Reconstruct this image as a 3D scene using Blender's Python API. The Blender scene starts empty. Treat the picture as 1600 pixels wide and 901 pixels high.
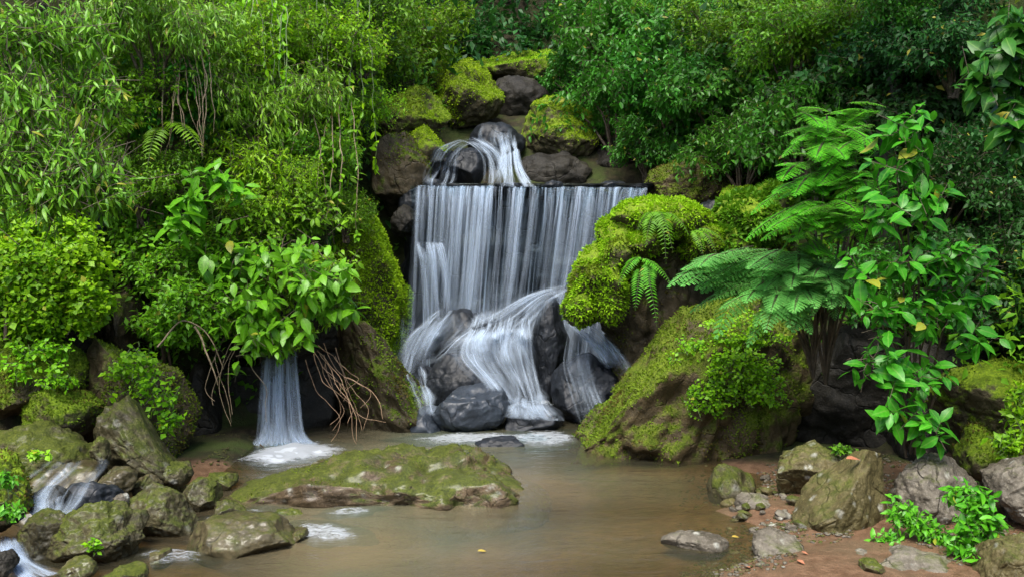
import bpy, bmesh, math, random
import numpy as np
from mathutils import Vector
from mathutils.bvhtree import BVHTree

C = bpy.context.scene
COL = C.collection
R = math.radians

# ------------------------------------------------------------------ camera, sky, sun, exposure
F, CX, CY = 1500.0, 800.0, 450.5
CAM = np.array([0.0, 0.0, 1.8])
PITCH = math.atan(120.0 / F)
cd = bpy.data.cameras.new('camera')
cd.lens = 36.0 * F / 1600.0
cd.sensor_width = 36.0
cd.clip_start = 0.05
cd.clip_end = 500
co = bpy.data.objects.new('camera', cd)
COL.objects.link(co)
co.location = CAM
co.rotation_euler = (math.pi / 2 - PITCH, 0, 0)
C.camera = co

SUN_EL, SUN_AZ = 62.0, 200.0          # azimuth clockwise from +Y: behind the camera, a little to its left
w = bpy.data.worlds.new('World')
C.world = w
w.use_nodes = True
nt = w.node_tree
sky = nt.nodes.new('ShaderNodeTexSky')
sky.sky_type = 'NISHITA'
sky.sun_disc = False
sky.sun_elevation = R(SUN_EL)
sky.sun_rotation = R(SUN_AZ)
sky.air_density = 1.0
sky.dust_density = 3.0
bg = nt.nodes['Background']
bg.inputs['Strength'].default_value = 0.11
nt.links.new(sky.outputs[0], bg.inputs[0])
sd = bpy.data.lights.new('sun', 'SUN')
sd.energy = 2.0
sd.angle = R(32)
sd.color = (1.0, 0.96, 0.88)
so = bpy.data.objects.new('sun', sd)
COL.objects.link(so)
el, az = R(SUN_EL), R(SUN_AZ)
sdir = Vector((math.sin(az) * math.cos(el), math.cos(az) * math.cos(el), math.sin(el)))
so.rotation_euler = sdir.to_track_quat('Z', 'Y').to_euler()
C.view_settings.view_transform = 'Standard'
C.view_settings.look = 'None'
C.view_settings.exposure = 1.68
C.view_settings.gamma = 1
C.render.engine = 'CYCLES'
cy = C.cycles
cy.max_bounces = 6
cy.diffuse_bounces = 2
cy.glossy_bounces = 3
cy.transmission_bounces = 4
cy.transparent_max_bounces = 24
cy.use_denoising = True
cy.caustics_reflective = False
cy.caustics_refractive = False

# ------------------------------------------------------------------ helpers
def P(u, v, Y):
    """point of the place seen at photo pixel (u, v), Y metres in front of the camera"""
    dx, dz = (u - CX) / F, (CY - v) / F
    c, s = math.cos(PITCH), math.sin(PITCH)
    d = np.array([dx, c + dz * s, -s + dz * c])
    return CAM + d * (Y / d[1])

def PZ(u, v, z):
    dx, dz = (u - CX) / F, (CY - v) / F
    c, s = math.cos(PITCH), math.sin(PITCH)
    d = np.array([dx, c + dz * s, -s + dz * c])
    return CAM + d * ((z - CAM[2]) / d[2])

def hsh(ix, iy, iz, seed):
    h = (ix.astype(np.int64) * 374761393 + iy.astype(np.int64) * 668265263 + iz.astype(np.int64) * 2147483647 + seed * 974711) & 0xffffffff
    h = ((h ^ (h >> 13)) * 1274126177) & 0xffffffff
    h = ((h ^ (h >> 16)) * 2246822519) & 0xffffffff
    return ((h ^ (h >> 15)) & 0xffffff) / float(0xffffff)

def vnoise(p, seed=0):
    p = np.asarray(p, float)
    i = np.floor(p).astype(np.int64)
    f = p - i
    f = f * f * f * (f * (f * 6 - 15) + 10)
    out = 0
    for dx in (0, 1):
        for dy in (0, 1):
            for dz in (0, 1):
                wgt = (f[:, 0] if dx else 1 - f[:, 0]) * (f[:, 1] if dy else 1 - f[:, 1]) * (f[:, 2] if dz else 1 - f[:, 2])
                out = out + wgt * hsh(i[:, 0] + dx, i[:, 1] + dy, i[:, 2] + dz, seed)
    return out * 2 - 1

def fbm(p, seed=0, o=4, gain=0.5):
    a, s = 1.0, 0.0
    p = np.asarray(p, float)
    for k in range(o):
        s = s + a * vnoise(p + 17.3 * k, seed + k)
        p = p * 2.03
        a *= gain
    return s

def nrm(a):
    return a / np.maximum(np.linalg.norm(a, axis=-1, keepdims=True), 1e-9)

def mk(name, V, tris=None, quads=None, mat=None, smooth=True, attrs=None, uv=None):
    me = bpy.data.meshes.new(name)
    V = np.asarray(V, np.float32)
    me.vertices.add(len(V))
    me.vertices.foreach_set('co', V.ravel())
    parts, starts, n = [], [], 0
    for f, k in ((tris, 3), (quads, 4)):
        if f is not None and len(f):
            f = np.asarray(f, np.int32)
            parts.append(f.ravel())
            starts.append(n + np.arange(len(f)) * k)
            n += f.size
    L = np.concatenate(parts)
    st = np.concatenate(starts).astype(np.int32)
    me.loops.add(len(L))
    me.loops.foreach_set('vertex_index', L)
    me.polygons.add(len(st))
    me.polygons.foreach_set('loop_start', st)
    me.polygons.foreach_set('use_smooth', np.full(len(st), smooth))
    if uv is not None:
        lay = me.uv_layers.new(name='flow')
        lay.data.foreach_set('uv', np.asarray(uv, np.float32)[L].ravel())
    for k, a in (attrs or {}).items():
        at = me.attributes.new(k, 'FLOAT', 'POINT')
        at.data.foreach_set('value', np.asarray(a, np.float32))
    me.update(calc_edges=True)
    if mat:
        me.materials.append(mat)
    return me

def link(name, me, parent=None, loc=(0, 0, 0)):
    o = bpy.data.objects.new(name, me)
    COL.objects.link(o)
    o.location = loc
    if parent is not None:
        o.parent = parent
    return o

def tag(o, label=None, cat=None, group=None, kind=None):
    if label: o['label'] = label
    if cat: o['category'] = cat
    if group: o['group'] = group
    if kind: o['kind'] = kind
    return o

def copy_tree(o, parent=None):
    c = o.copy()
    COL.objects.link(c)
    if parent is not None:
        c.parent = parent
    for ch in list(o.children):
        copy_tree(ch, c)
    return c

# ------------------------------------------------------------------ materials
def newmat(name):
    m = bpy.data.materials.new(name)
    m.use_nodes = True
    n = m.node_tree
    for x in list(n.nodes): n.nodes.remove(x)
    return m, n

class N:
    def __init__(s, nt): s.nt = nt
    def __call__(s, typ, ins=None, **kw):
        n = s.nt.nodes.new('ShaderNode' + typ)
        for k, v in kw.items(): setattr(n, k, v)
        for k, v in (ins or {}).items():
            if hasattr(v, 'is_linked') or isinstance(v, bpy.types.NodeSocket): s.nt.links.new(v, n.inputs[k])
            else: n.inputs[k].default_value = v
        return n
    def mix(s, f, a, b):
        n = s.nt.nodes.new('ShaderNodeMix'); n.data_type = 'RGBA'
        for k, v in ((0, f), (6, a), (7, b)):
            if isinstance(v, bpy.types.NodeSocket): s.nt.links.new(v, n.inputs[k])
            else: n.inputs[k].default_value = v if k == 0 else (*v[:3], 1)
        return n.outputs[2]
    def math(s, op, a, b=0.0, clamp=False):
        n = s.nt.nodes.new('ShaderNodeMath'); n.operation = op; n.use_clamp = clamp
        for k, v in ((0, a), (1, b)):
            if isinstance(v, bpy.types.NodeSocket): s.nt.links.new(v, n.inputs[k])
            else: n.inputs[k].default_value = v
        return n.outputs[0]
    def ramp(s, f, lo, hi, a=0.0, b=1.0):
        n = s.nt.nodes.new('ShaderNodeMapRange'); n.interpolation_type = 'SMOOTHSTEP'
        s.nt.links.new(f, n.inputs[0])
        for k, v in ((1, lo), (2, hi), (3, a), (4, b)):
            if isinstance(v, bpy.types.NodeSocket): s.nt.links.new(v, n.inputs[k])
            else: n.inputs[k].default_value = v
        return n.outputs[0]
    def noise(s, vec, scale, detail=4, rough=0.55, dist=0.0):
        n = s.nt.nodes.new('ShaderNodeTexNoise')
        s.nt.links.new(vec, n.inputs['Vector'])
        n.inputs['Scale'].default_value = scale
        n.inputs['Detail'].default_value = detail
        n.inputs['Roughness'].default_value = rough
        n.inputs['Distortion'].default_value = dist
        return n.outputs[0]

def leaf_mat(name, a, b, rough=0.42, trans=0.28, rib=0.0, spec=0.5, brown=0.0):
    """a..b: the range of leaf colours on one plant; each leaf takes its own"""
    m, nt = newmat(name)
    n = N(nt)
    spec *= 0.8
    tint = n('Attribute', attribute_name='tint').outputs['Fac']
    rnd = n('ObjectInfo').outputs['Random']
    col = n.mix(tint, a, b)
    hs = n('HueSaturation', {'Hue': n.ramp(rnd, 0, 1, 0.485, 0.515), 'Value': n.ramp(rnd, 0, 1, 0.88, 1.12), 'Color': col})
    col = hs.outputs[0]
    geo = n('NewGeometry')
    pat = n.noise(geo.outputs['Position'], 45, 2)
    col = n.mix(n.ramp(pat, 0.35, 0.75, 0.0, 0.35), col, [x * 1.5 for x in b])
    col = n.mix(n.ramp(tint, 0.96, 0.99, 0, 0.8), col, (0.3, 0.26, 0.03))
    if brown:
        col = n.mix(n.math('MULTIPLY', n.ramp(tint, 0.06, 0.26, 1, 0), brown), col, (0.085, 0.055, 0.015))
    if rib:
        mid = n('Attribute', attribute_name='mid').outputs['Fac']
        col = n.mix(n.ramp(mid, 0.82, 1.0, 0, rib), col, (0.22, 0.38, 0.08))
    p = n('BsdfPrincipled', {'Base Color': col, 'Roughness': rough, 'Specular IOR Level': spec})
    t = n('BsdfTranslucent', {'Color': n.mix(0.5, col, [min(1, x * 1.6) for x in b])})
    mx = n('MixShader', {0: trans, 1: p.outputs[0], 2: t.outputs[0]})
    o = n('OutputMaterial', {0: mx.outputs[0]})
    return m

def rock_mat(name, c1, c2, moss1, moss2, lo, hi, rough=0.55, wet=0.0, spots=0.0, bump=0.5, spec=0.22):
    m, nt = newmat(name)
    n = N(nt)
    tc = n('TexCoord')
    off = n('ObjectInfo').outputs['Random']
    vec = n('VectorMath', {0: tc.outputs['Object'], 1: n('CombineXYZ', {0: n.math('MULTIPLY', off, 31.0), 1: n.math('MULTIPLY', off, 17.0), 2: n.math('MULTIPLY', off, 43.0)}).outputs[0]}, operation='ADD').outputs[0]
    n1 = n.noise(vec, 3.2, 6, 0.62)
    n2 = n.noise(vec, 14, 5, 0.6)
    n3 = n.noise(vec, 70, 4, 0.6)
    stone = n.mix(n.ramp(n1, 0.32, 0.68), c1, c2)
    stone = n.mix(n.ramp(n2, 0.45, 0.7, 0, 0.55), stone, [x * 0.45 for x in c1])
    stone = n.mix(n.ramp(n3, 0.5, 0.72, 0, 0.5), stone, [min(1, x * 1.5) for x in c2])
    if spots:
        vo = n('TexVoronoi', {'Vector': vec, 'Scale': 9.0})
        sp = n.math('MULTIPLY', n.ramp(vo.outputs['Distance'], 0.12, 0.3, spots, 0.0), n.ramp(n2, 0.4, 0.6))
        stone = n.mix(sp, stone, (0.36, 0.36, 0.31))
    wv = n('VectorMath', {0: vec, 1: n('VectorMath', {0: n('TexNoise', {'Vector': vec, 'Scale': 4.0}).outputs['Color'], 3: 0.35}, operation='SCALE').outputs[0]}, operation='ADD').outputs[0]
    ce = n('TexVoronoi', {'Vector': wv, 'Scale': 3.1}, feature='DISTANCE_TO_EDGE').outputs['Distance']
    crack = n.math('MULTIPLY', n.ramp(ce, 0.0, 0.035, 1.0, 0.0), n.ramp(n1, 0.42, 0.58))
    stone = n.mix(n.math('MULTIPLY', crack, 0.7), stone, [x * 0.3 for x in c1])
    nz = n('SeparateXYZ', {0: n('NewGeometry').outputs['Normal']}).outputs[2]
    f = n.math('ADD', n.math('MULTIPLY', nz, 0.42), n.math('MULTIPLY', n.math('SUBTRACT', n1, 0.5), 1.5))
    f = n.math('ADD', f, n.math('MULTIPLY', n.math('SUBTRACT', n2, 0.5), 1.1))
    mask = n.ramp(f, lo, hi)
    moss = n.mix(n.ramp(n3, 0.3, 0.7), moss1, moss2)
    moss = n.mix(n.ramp(n2, 0.4, 0.7, 0, 0.6), moss, [x * 0.55 for x in moss1])
    col = n.mix(mask, stone, moss)
    ro = n.ramp(mask, 0, 1, rough, 0.85)
    h = n.math('ADD', n.math('MULTIPLY', n2, 0.7), n.math('MULTIPLY', n3, n.ramp(mask, 0, 1, 0.3, 0.75)))
    h = n.math('SUBTRACT', h, n.math('MULTIPLY', crack, n.ramp(mask, 0, 1, 0.6, 0.1)))
    bp = n('Bump', {'Height': h, 'Strength': bump, 'Distance': 0.05})
    p = n('BsdfPrincipled', {'Base Color': col, 'Roughness': ro, 'Normal': bp.outputs[0], 'Specular IOR Level': spec})
    if wet:
        p.inputs['Coat Weight'].default_value = wet
        p.inputs['Coat Roughness'].default_value = 0.22
    n('OutputMaterial', {0: p.outputs[0]})
    return m

def plain_mat(name, a, b, scale=12, rough=0.7):
    m, nt = newmat(name)
    n = N(nt)
    v = n('TexCoord').outputs['Object']
    f = n.noise(v, scale, 5, 0.6)
    col = n.mix(n.ramp(f, 0.3, 0.7), a, b)
    bp = n('Bump', {'Height': f, 'Strength': 0.5, 'Distance': 0.02})
    p = n('BsdfPrincipled', {'Base Color': col, 'Roughness': rough, 'Normal': bp.outputs[0]})
    n('OutputMaterial', {0: p.outputs[0]})
    return m

MOSS_A, MOSS_B = (0.07, 0.125, 0.004), (0.18, 0.26, 0.01)
M = {}
M['wet'] = rock_mat('wet_black_stone', (0.006, 0.0075, 0.0095), (0.014, 0.017, 0.022), (0.03, 0.05, 0.012), (0.05, 0.075, 0.015), 0.75, 1.1, 0.5, bump=0.3, spec=0.32)
M['wetgrey'] = rock_mat('wet_grey_stone', (0.014, 0.019, 0.026), (0.028, 0.036, 0.048), (0.03, 0.05, 0.012), (0.05, 0.075, 0.015), 0.95, 1.3, 0.46, bump=0.28, spec=0.5)
M['olive'] = rock_mat('mossy_olive_stone', (0.026, 0.022, 0.009), (0.085, 0.074, 0.038), (0.036, 0.05, 0.004), (0.085, 0.1, 0.01), 0.0, 0.45, 0.55, wet=0.12, spots=0.5)
M['moss'] = rock_mat('thick_moss_stone', (0.035, 0.03, 0.014), (0.085, 0.07, 0.038), MOSS_A, MOSS_B, -0.15, 0.25, 0.7)
M['brown'] = rock_mat('mossy_brown_stone', (0.026, 0.02, 0.01), (0.075, 0.058, 0.03), (0.045, 0.075, 0.005), (0.11, 0.15, 0.01), 0.12, 0.5, 0.6)
M['grey'] = rock_mat('dry_grey_stone', (0.06, 0.051, 0.036), (0.16, 0.142, 0.112), (0.05, 0.065, 0.008), (0.1, 0.12, 0.016), 0.3, 0.85, 0.6, spots=0.9)
M['tan'] = rock_mat('tan_olive_stone', (0.05, 0.041, 0.015), (0.12, 0.1, 0.044), (0.045, 0.06, 0.006), (0.1, 0.118, 0.016), 0.12, 0.75, 0.55, spots=0.9)
M['sandrock'] = rock_mat('sandy_moss_stone', (0.05, 0.034, 0.017), (0.14, 0.1, 0.06), (0.034, 0.044, 0.005), (0.085, 0.1, 0.011), 0.02, 0.38, 0.5, wet=0.25, spots=1.0)
M['olive_wet'] = rock_mat('wet_topped_olive_stone', (0.03, 0.024, 0.01), (0.085, 0.07, 0.035), (0.036, 0.045, 0.004), (0.08, 0.09, 0.01), 0.2, 0.7, 0.55, wet=0.35, bump=0.25)
M['patchy'] = rock_mat('patchy_moss_stone', (0.03, 0.022, 0.009), (0.085, 0.062, 0.028), (0.05, 0.08, 0.004), (0.12, 0.16, 0.01), -0.06, 0.3, 0.65)
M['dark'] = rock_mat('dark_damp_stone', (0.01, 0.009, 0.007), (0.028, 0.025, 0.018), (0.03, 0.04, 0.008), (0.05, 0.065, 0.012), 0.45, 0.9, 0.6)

M['fuzz_bright'] = leaf_mat('bright_moss_tufts', (0.08, 0.19, 0.004), (0.25, 0.4, 0.008), 0.7, 0.3, spec=0.2, brown=0.7)
M['fuzz_olive'] = leaf_mat('olive_moss_tufts', (0.045, 0.085, 0.005), (0.13, 0.19, 0.01), 0.75, 0.25, spec=0.2, brown=0.85)
M['bark'] = plain_mat('damp_bark', (0.035, 0.025, 0.015), (0.1, 0.075, 0.045), 18)
M['bark_dark'] = plain_mat('dark_wet_bark', (0.006, 0.008, 0.004), (0.034, 0.036, 0.014), 9)
M['twig'] = plain_mat('pale_twig', (0.12, 0.09, 0.05), (0.26, 0.2, 0.12), 30)
M['root'] = plain_mat('red_brown_root', (0.14, 0.08, 0.04), (0.3, 0.2, 0.12), 25)
M['gstem'] = plain_mat('green_stem', (0.05, 0.09, 0.02), (0.1, 0.15, 0.04), 20, 0.5)

M['leaf_glossy'] = leaf_mat('glossy_broad_leaf', (0.016, 0.1, 0.005), (0.065, 0.29, 0.012), 0.36, 0.27, rib=0.4, spec=0.36)
M['leaf_fresh'] = leaf_mat('fresh_broad_leaf', (0.035, 0.16, 0.005), (0.12, 0.36, 0.012), 0.38, 0.3, rib=0.4, spec=0.36)
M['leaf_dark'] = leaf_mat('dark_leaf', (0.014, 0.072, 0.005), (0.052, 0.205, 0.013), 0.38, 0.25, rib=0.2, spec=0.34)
M['leaf_mid'] = leaf_mat('mid_green_leaf', (0.045, 0.14, 0.004), (0.15, 0.32, 0.01), 0.42, 0.3, spec=0.3)
M['leaf_yellow'] = leaf_mat('yellow_green_leaf', (0.07, 0.24, 0.004), (0.24, 0.47, 0.01), 0.45, 0.34, spec=0.3)
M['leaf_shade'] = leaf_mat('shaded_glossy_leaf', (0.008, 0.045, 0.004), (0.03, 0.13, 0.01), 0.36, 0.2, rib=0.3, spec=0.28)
M['leaf_willow'] = leaf_mat('narrow_green_leaf', (0.045, 0.15, 0.005), (0.18, 0.36, 0.022), 0.38, 0.32, spec=0.36)
M['leaf_feather'] = leaf_mat('feathery_leaflet', (0.05, 0.25, 0.008), (0.15, 0.5, 0.02), 0.5, 0.45, spec=0.3)
M['leaf_blue'] = leaf_mat('blue_green_leaflet', (0.07, 0.26, 0.045), (0.2, 0.5, 0.11), 0.45, 0.45, spec=0.35)
M['leaf_fern'] = leaf_mat('fern_leaflet', (0.045, 0.18, 0.006), (0.12, 0.32, 0.015), 0.5, 0.32, spec=0.3)
M['leaf_cover'] = leaf_mat('ground_cover_leaf', (0.03, 0.11, 0.004), (0.12, 0.26, 0.01), 0.5, 0.3, spec=0.3)
M['leaf_far_shade'] = leaf_mat('far_and_shade_toned_leaf', (0.008, 0.045, 0.006), (0.026, 0.1, 0.014), 0.5, 0.25, spec=0.35)  # far forest green; on near right-bank shrubs its darkness stands in for shade

# ------------------------------------------------------------------ terrain
CHAN = np.array([(-3.9, 1.0), (-3.9, 6.0), (-3.3, 6.75), (-2.75, 7.0), (-2.45, 7.7), (-1.45, 8.35), (-1.15, 9.3), (-0.95, 10.2), (-0.6, 11.5), (-0.5, 13.0),
                 (1.1, 13.0), (1.2, 11.5), (1.5, 10.2), (1.45, 9.3), (1.3, 8.2), (1.9, 7.6), (2.7, 7.2), (3.0, 6.2), (3.2, 5.0), (3.3, 1.0)])

def poly_sd(x, y, poly):
    d = np.full(x.shape, 1e9)
    ins = np.zeros(x.shape, bool)
    n = len(poly)
    for i in range(n):
        a, b = poly[i], poly[(i + 1) % n]
        e = b - a
        t = np.clip(((x - a[0]) * e[0] + (y - a[1]) * e[1]) / (e @ e), 0, 1)
        d = np.minimum(d, np.hypot(x - a[0] - t * e[0], y - a[1] - t * e[1]))
        c = ((a[1] > y) != (b[1] > y)) & (x < (b[0] - a[0]) * (y - a[1]) / (b[1] - a[1] + 1e-12) + a[0])
        ins ^= c
    return np.where(ins, -d, d)

def H(x, y):
    x = np.asarray(x, float); y = np.asarray(y, float)
    d = poly_sd(x, y, CHAN)
    zb = np.interp(y, [0, 9.75, 9.95, 10.3, 11.2, 13, 16, 22, 60], [0, 0, 1.9, 2.0, 2.75, 3.5, 5.0, 8.0, 14])
    bank = np.interp(d, [0, 0.3, 0.7, 1.3, 2.4, 4, 8, 30], [0, 0.45, 1.0, 1.65, 2.6, 3.8, 6.5, 14])
    back = np.interp(y, [2.0, 5.5], [0.5, 1.0])
    far = np.interp(y, [9, 11], [1, 0.62])
    h = zb + bank * back * far
    # stream bed: deep in the middle, shelving to the shores
    xr = np.interp(y, [3, 4.6, 5.2, 6, 6.6, 7.4, 8.2], [1.15, 1.15, 1.3, 1.5, 1.55, 1.3, 1.0]) + 0.16 * np.sin(y * 5.1 + 1) + 0.07 * np.sin(y * 13)
    shore_r = np.clip((x - xr) * 0.14, -0.4, 0.045)
    xl = np.interp(y, [3, 4.6, 5.3, 6.2, 7.6, 8.4], [-1.6, -1.75, -2.0, -2.2, -2.3, -1.3])
    shore_l = np.clip((xl - x) * 0.3, -0.4, -0.05) + np.clip((xl - 0.75 - x) * 0.25, 0, 0.3) + np.where(x < -1, np.clip((y - 6.0) * 0.14, 0, 0.09) * np.clip((-1.75 - x) * 3, 0, 1), 0)
    bed = np.maximum(np.maximum(shore_r, shore_l), -0.35)
    inside = (y < 9.7)
    h = np.where(inside, np.maximum(bed, -0.4) + np.where(d > 0, h, 0), h)
    p = np.stack([x, y, np.zeros_like(x)], -1).reshape(-1, 3)
    nz = fbm(p * 1.3, 5, 4).reshape(x.shape)
    amp = np.where(d > 0, np.clip(d * 0.5, 0.0, 0.28), 0.0) + 0.022
    return h + nz * amp

def axis(lo, hi, step, flo, fhi):
    a = np.arange(lo, hi + 1e-6, step)
    g = [0.3, 0.8, 1.6, 3, 6, 12, 22]
    return np.concatenate([[lo - k * flo for k in g[::-1]], a, [hi + k * fhi for k in g]])

xs = axis(-7, 7, 0.09, 2, 2)
ys = axis(1.0, 17, 0.09, 0.6, 2)
gx, gy = np.meshgrid(xs, ys)
gz = H(gx, gy)
nx_, ny_ = len(xs), len(ys)
idx = np.arange(nx_ * ny_).reshape(ny_, nx_)
q = np.stack([idx[:-1, :-1], idx[:-1, 1:], idx[1:, 1:], idx[1:, :-1]], -1).reshape(-1, 4)

def ground_mat():
    m, nt = newmat('stream_bank_ground')
    n = N(nt)
    geo = n('NewGeometry')
    pos = geo.outputs['Position']
    n1 = n.noise(pos, 2.2, 6, 0.6); n2 = n.noise(pos, 16, 5, 0.6); n3 = n.noise(pos, 80, 3, 0.6)
    z = n('SeparateXYZ', {0: pos}).outputs[2]
    soil = n.mix(n.ramp(n2, 0.3, 0.7), (0.012, 0.01, 0.006), (0.035, 0.028, 0.014))
    soil = n.mix(n.ramp(n1, 0.4, 0.65, 0, 0.8), soil, (0.035, 0.055, 0.01))
    sand = n.mix(n.ramp(n2, 0.3, 0.7), (0.085, 0.047, 0.026), (0.16, 0.095, 0.056))
    sand = n.mix(n.ramp(n1, 0.45, 0.7, 0, 0.7), sand, (0.1, 0.072, 0.04))
    sand = n.mix(n.ramp(n3, 0.55, 0.7, 0, 0.5), sand, (0.08, 0.06, 0.04))
    y_ = n('SeparateXYZ', {0: pos}).outputs[1]
    f = n.math('ADD', n.math('ADD', z, n.ramp(y_, 6.3, 7.3, 0, 0.5)), n.math('MULTIPLY', n.math('SUBTRACT', n1, 0.5), 0.25))
    col = n.mix(n.ramp(f, 0.12, 0.3), sand, soil)
    bp = n('Bump', {'Height': n.math('ADD', n2, n.math('MULTIPLY', n3, 0.5)), 'Strength': 0.5, 'Distance': 0.04})
    p = n('BsdfPrincipled', {'Base Color': col, 'Roughness': n.ramp(f, 0.05, 0.2, 0.35, 0.9), 'Normal': bp.outputs[0], 'Specular IOR Level': 0.2})
    n('OutputMaterial', {0: p.outputs[0]})
    return m
me = mk('ground', np.stack([gx, gy, gz], -1).reshape(-1, 3), None, q, ground_mat())
tag(link('ground', me), kind='structure')

# ------------------------------------------------------------------ rocks
_ICO = {}
def ico(sub):
    if sub not in _ICO:
        bm = bmesh.new()
        bmesh.ops.create_icosphere(bm, subdivisions=sub, radius=1.0)
        V = np.array([v.co[:] for v in bm.verts]); T = np.array([[v.index for v in f.verts] for f in bm.faces])
        bm.free()
        _ICO[sub] = (V, T)
    return _ICO[sub]

def rot(axis_, a):
    c, s = math.cos(a), math.sin(a)
    return {'x': np.array([[1, 0, 0], [0, c, -s], [0, s, c]]), 'y': np.array([[c, 0, s], [0, 1, 0], [-s, 0, c]]), 'z': np.array([[c, -s, 0], [s, c, 0], [0, 0, 1]])}[axis_]

def rock_geo(seed, dims, roll=0.0, yaw=0.0, cuts=7, box=0.0, rough=1.0, sub=5, asp=None, prof=None):
    rng = np.random.default_rng(seed)
    V, T = ico(sub)
    V = V.copy()
    if box:
        k = 2 + box
        V = V / (np.abs(V) ** k).sum(1, keepdims=True) ** (1 / k)
    if cuts:
        ns = nrm(rng.normal(size=(cuts, 3)))
        ds = rng.uniform(0.5, 0.86, cuts)
        for nn, dd in zip(ns, ds):
            h = V @ nn
            over = np.maximum(h - dd, 0)
            V = V - nn * (over * 0.95)[:, None]
    A = np.array(asp if asp else dims, float)
    A = A / A.max()
    W = V * A
    u = nrm(V)
    p = W * 1.6 + seed * 3.7
    disp = fbm(p * 1.0, seed, 3) * 0.10 + fbm(p * 3.3, seed + 9, 3) * 0.042 * rough + fbm(p * 11, seed + 19, 3) * 0.018 * rough
    ridg = (1 - np.abs(vnoise(p * 2.2, seed + 33))) ** 4
    disp = disp - ridg * 0.03 * rough
    W = W + u * disp[:, None] * (0.6 + 0.4 * A.min())
    W = W @ rot('z', R(yaw)).T
    W = W @ rot('y', R(roll)).T
    lo, hi = W.min(0), W.max(0)
    W = (W - (lo + hi) / 2) / (hi - lo) * np.array(dims)
    W[:, 2] += dims[2] / 2
    if prof:
        k = np.interp(W[:, 0] / (dims[0] / 2), [p[0] for p in prof], [p[1] for p in prof])
        W[:, 2] *= k
        W[:, 2] *= dims[2] / W[:, 2].max()
    return W, T

def tri_normals(V, T):
    a, b, c = V[T[:, 0]], V[T[:, 1]], V[T[:, 2]]
    n = np.cross(b - a, c - a)
    ar = np.linalg.norm(n, axis=1) / 2
    return n / np.maximum(2 * ar, 1e-12)[:, None], ar

def sample(V, T, n, rng, weight=None):
    N_, ar = tri_normals(V, T)
    wgt = ar * (weight(V[T].mean(1), N_) if weight else 1)
    if wgt.sum() <= 0: return np.zeros((0, 3)), np.zeros((0, 3))
    i = rng.choice(len(T), n, p=wgt / wgt.sum())
    r1, r2 = np.sqrt(rng.random(n)), rng.random(n)
    a, b, c = V[T[i, 0]], V[T[i, 1]], V[T[i, 2]]
    return a * (1 - r1)[:, None] + b * (r1 * (1 - r2))[:, None] + c * (r1 * r2)[:, None], N_[i]

# leaf templates: (verts x=side y=along z=normal, tris, quads, mid)
def big_leaf(wd=0.42, fold=0.22, droop=0.25):
    rows = [(0.22, 0.72), (0.5, 1.0), (0.78, 0.62)]
    V = [(0, 0, 0)]; mid = [1]
    for t, k in rows:
        hw = wd / 2 * k
        z = -droop * t * t
        V += [(-hw, t, z + fold * hw), (0, t, z), (hw, t, z + fold * hw)]; mid += [0, 1, 0]
    V.append((0, 1, -droop)); mid.append(1)
    T = [(0, 2, 1), (0, 3, 2), (7, 8, 10), (8, 9, 10)]
    Q = [(1, 2, 5, 4), (2, 3, 6, 5), (4, 5, 8, 7), (5, 6, 9, 8)]
    return np.array(V, float), np.array(T), np.array(Q), np.array(mid, float)
def small_leaf(wd=0.5, fold=0.2, droop=0.15):
    V = np.array([(0, 0, 0), (-wd / 2, 0.45, fold * wd / 2), (0, 0.5, -droop * 0.3), (wd / 2, 0.45, fold * wd / 2), (0, 1, -droop)], float)
    T = np.array([(0, 2, 1), (0, 3, 2), (1, 2, 4), (2, 3, 4)])
    return V, T, np.zeros((0, 4), int), np.array([1, 0, 1, 0, 1.0])
def flake(wd=0.5, fold=0.3):
    V = np.array([(0, 0, 0), (-wd / 2, 0.5, fold * wd / 2), (wd / 2, 0.5, fold * wd / 2), (0, 1, 0)], float)
    return V, np.array([(0, 2, 1), (1, 2, 3)]), np.zeros((0, 4), int), np.array([1, 0, 0, 1.0])
TPL = {'big': big_leaf(), 'ovate': big_leaf(0.52, 0.2, 0.3), 'lance': big_leaf(0.24, 0.3, 0.35), 'narrow': small_leaf(0.22, 0.3, 0.25),
       'small': small_leaf(), 'round': small_leaf(0.75, 0.15, 0.1), 'flake': flake(), 'sliver': flake(0.22)}

def orient(d, n):
    d = nrm(d)
    n = n - (n * d).sum(1, keepdims=True) * d
    n = nrm(n)
    return d, n, np.cross(d, n)

class Leaves:
    def __init__(s): s.V, s.T, s.Q, s.tint, s.mid, s.n = [], [], [], [], [], 0
    def add(s, pos, d, nn, size, tpl, rng, tint=None, bias=0.0):
        if len(pos) == 0: return
        V, T, Q, mid = TPL[tpl]
        d, nn, sd_ = orient(np.asarray(d, float), np.asarray(nn, float))
        size = np.broadcast_to(size, (len(pos),))
        k = len(V)
        W = pos[:, None, :] + size[:, None, None] * (V[None, :, 0, None] * sd_[:, None] + V[None, :, 1, None] * d[:, None] + V[None, :, 2, None] * nn[:, None])
        base = s.n + np.arange(len(pos)) * k
        s.V.append(W.reshape(-1, 3))
        s.T.append((base[:, None, None] + T[None]).reshape(-1, 3))
        if len(Q): s.Q.append((base[:, None, None] + Q[None]).reshape(-1, 4))
        if tint is None:
            tint = np.clip(rng.beta(1.6, 2.0, len(pos)) + bias, 0, 0.95)
            tint[rng.random(len(pos)) < 0.02] = 1.0
        else: tint = np.minimum(tint, 0.95)
        s.tint.append(np.repeat(tint, k)); s.mid.append(np.tile(mid, len(pos)))
        s.n += k * len(pos)
    def mesh(s, name, mat, origin=(0, 0, 0)):
        return mk(name, np.concatenate(s.V) - np.asarray(origin), np.concatenate(s.T), np.concatenate(s.Q) if s.Q else None, mat, True,
                  {'tint': np.concatenate(s.tint), 'mid': np.concatenate(s.mid)})

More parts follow.
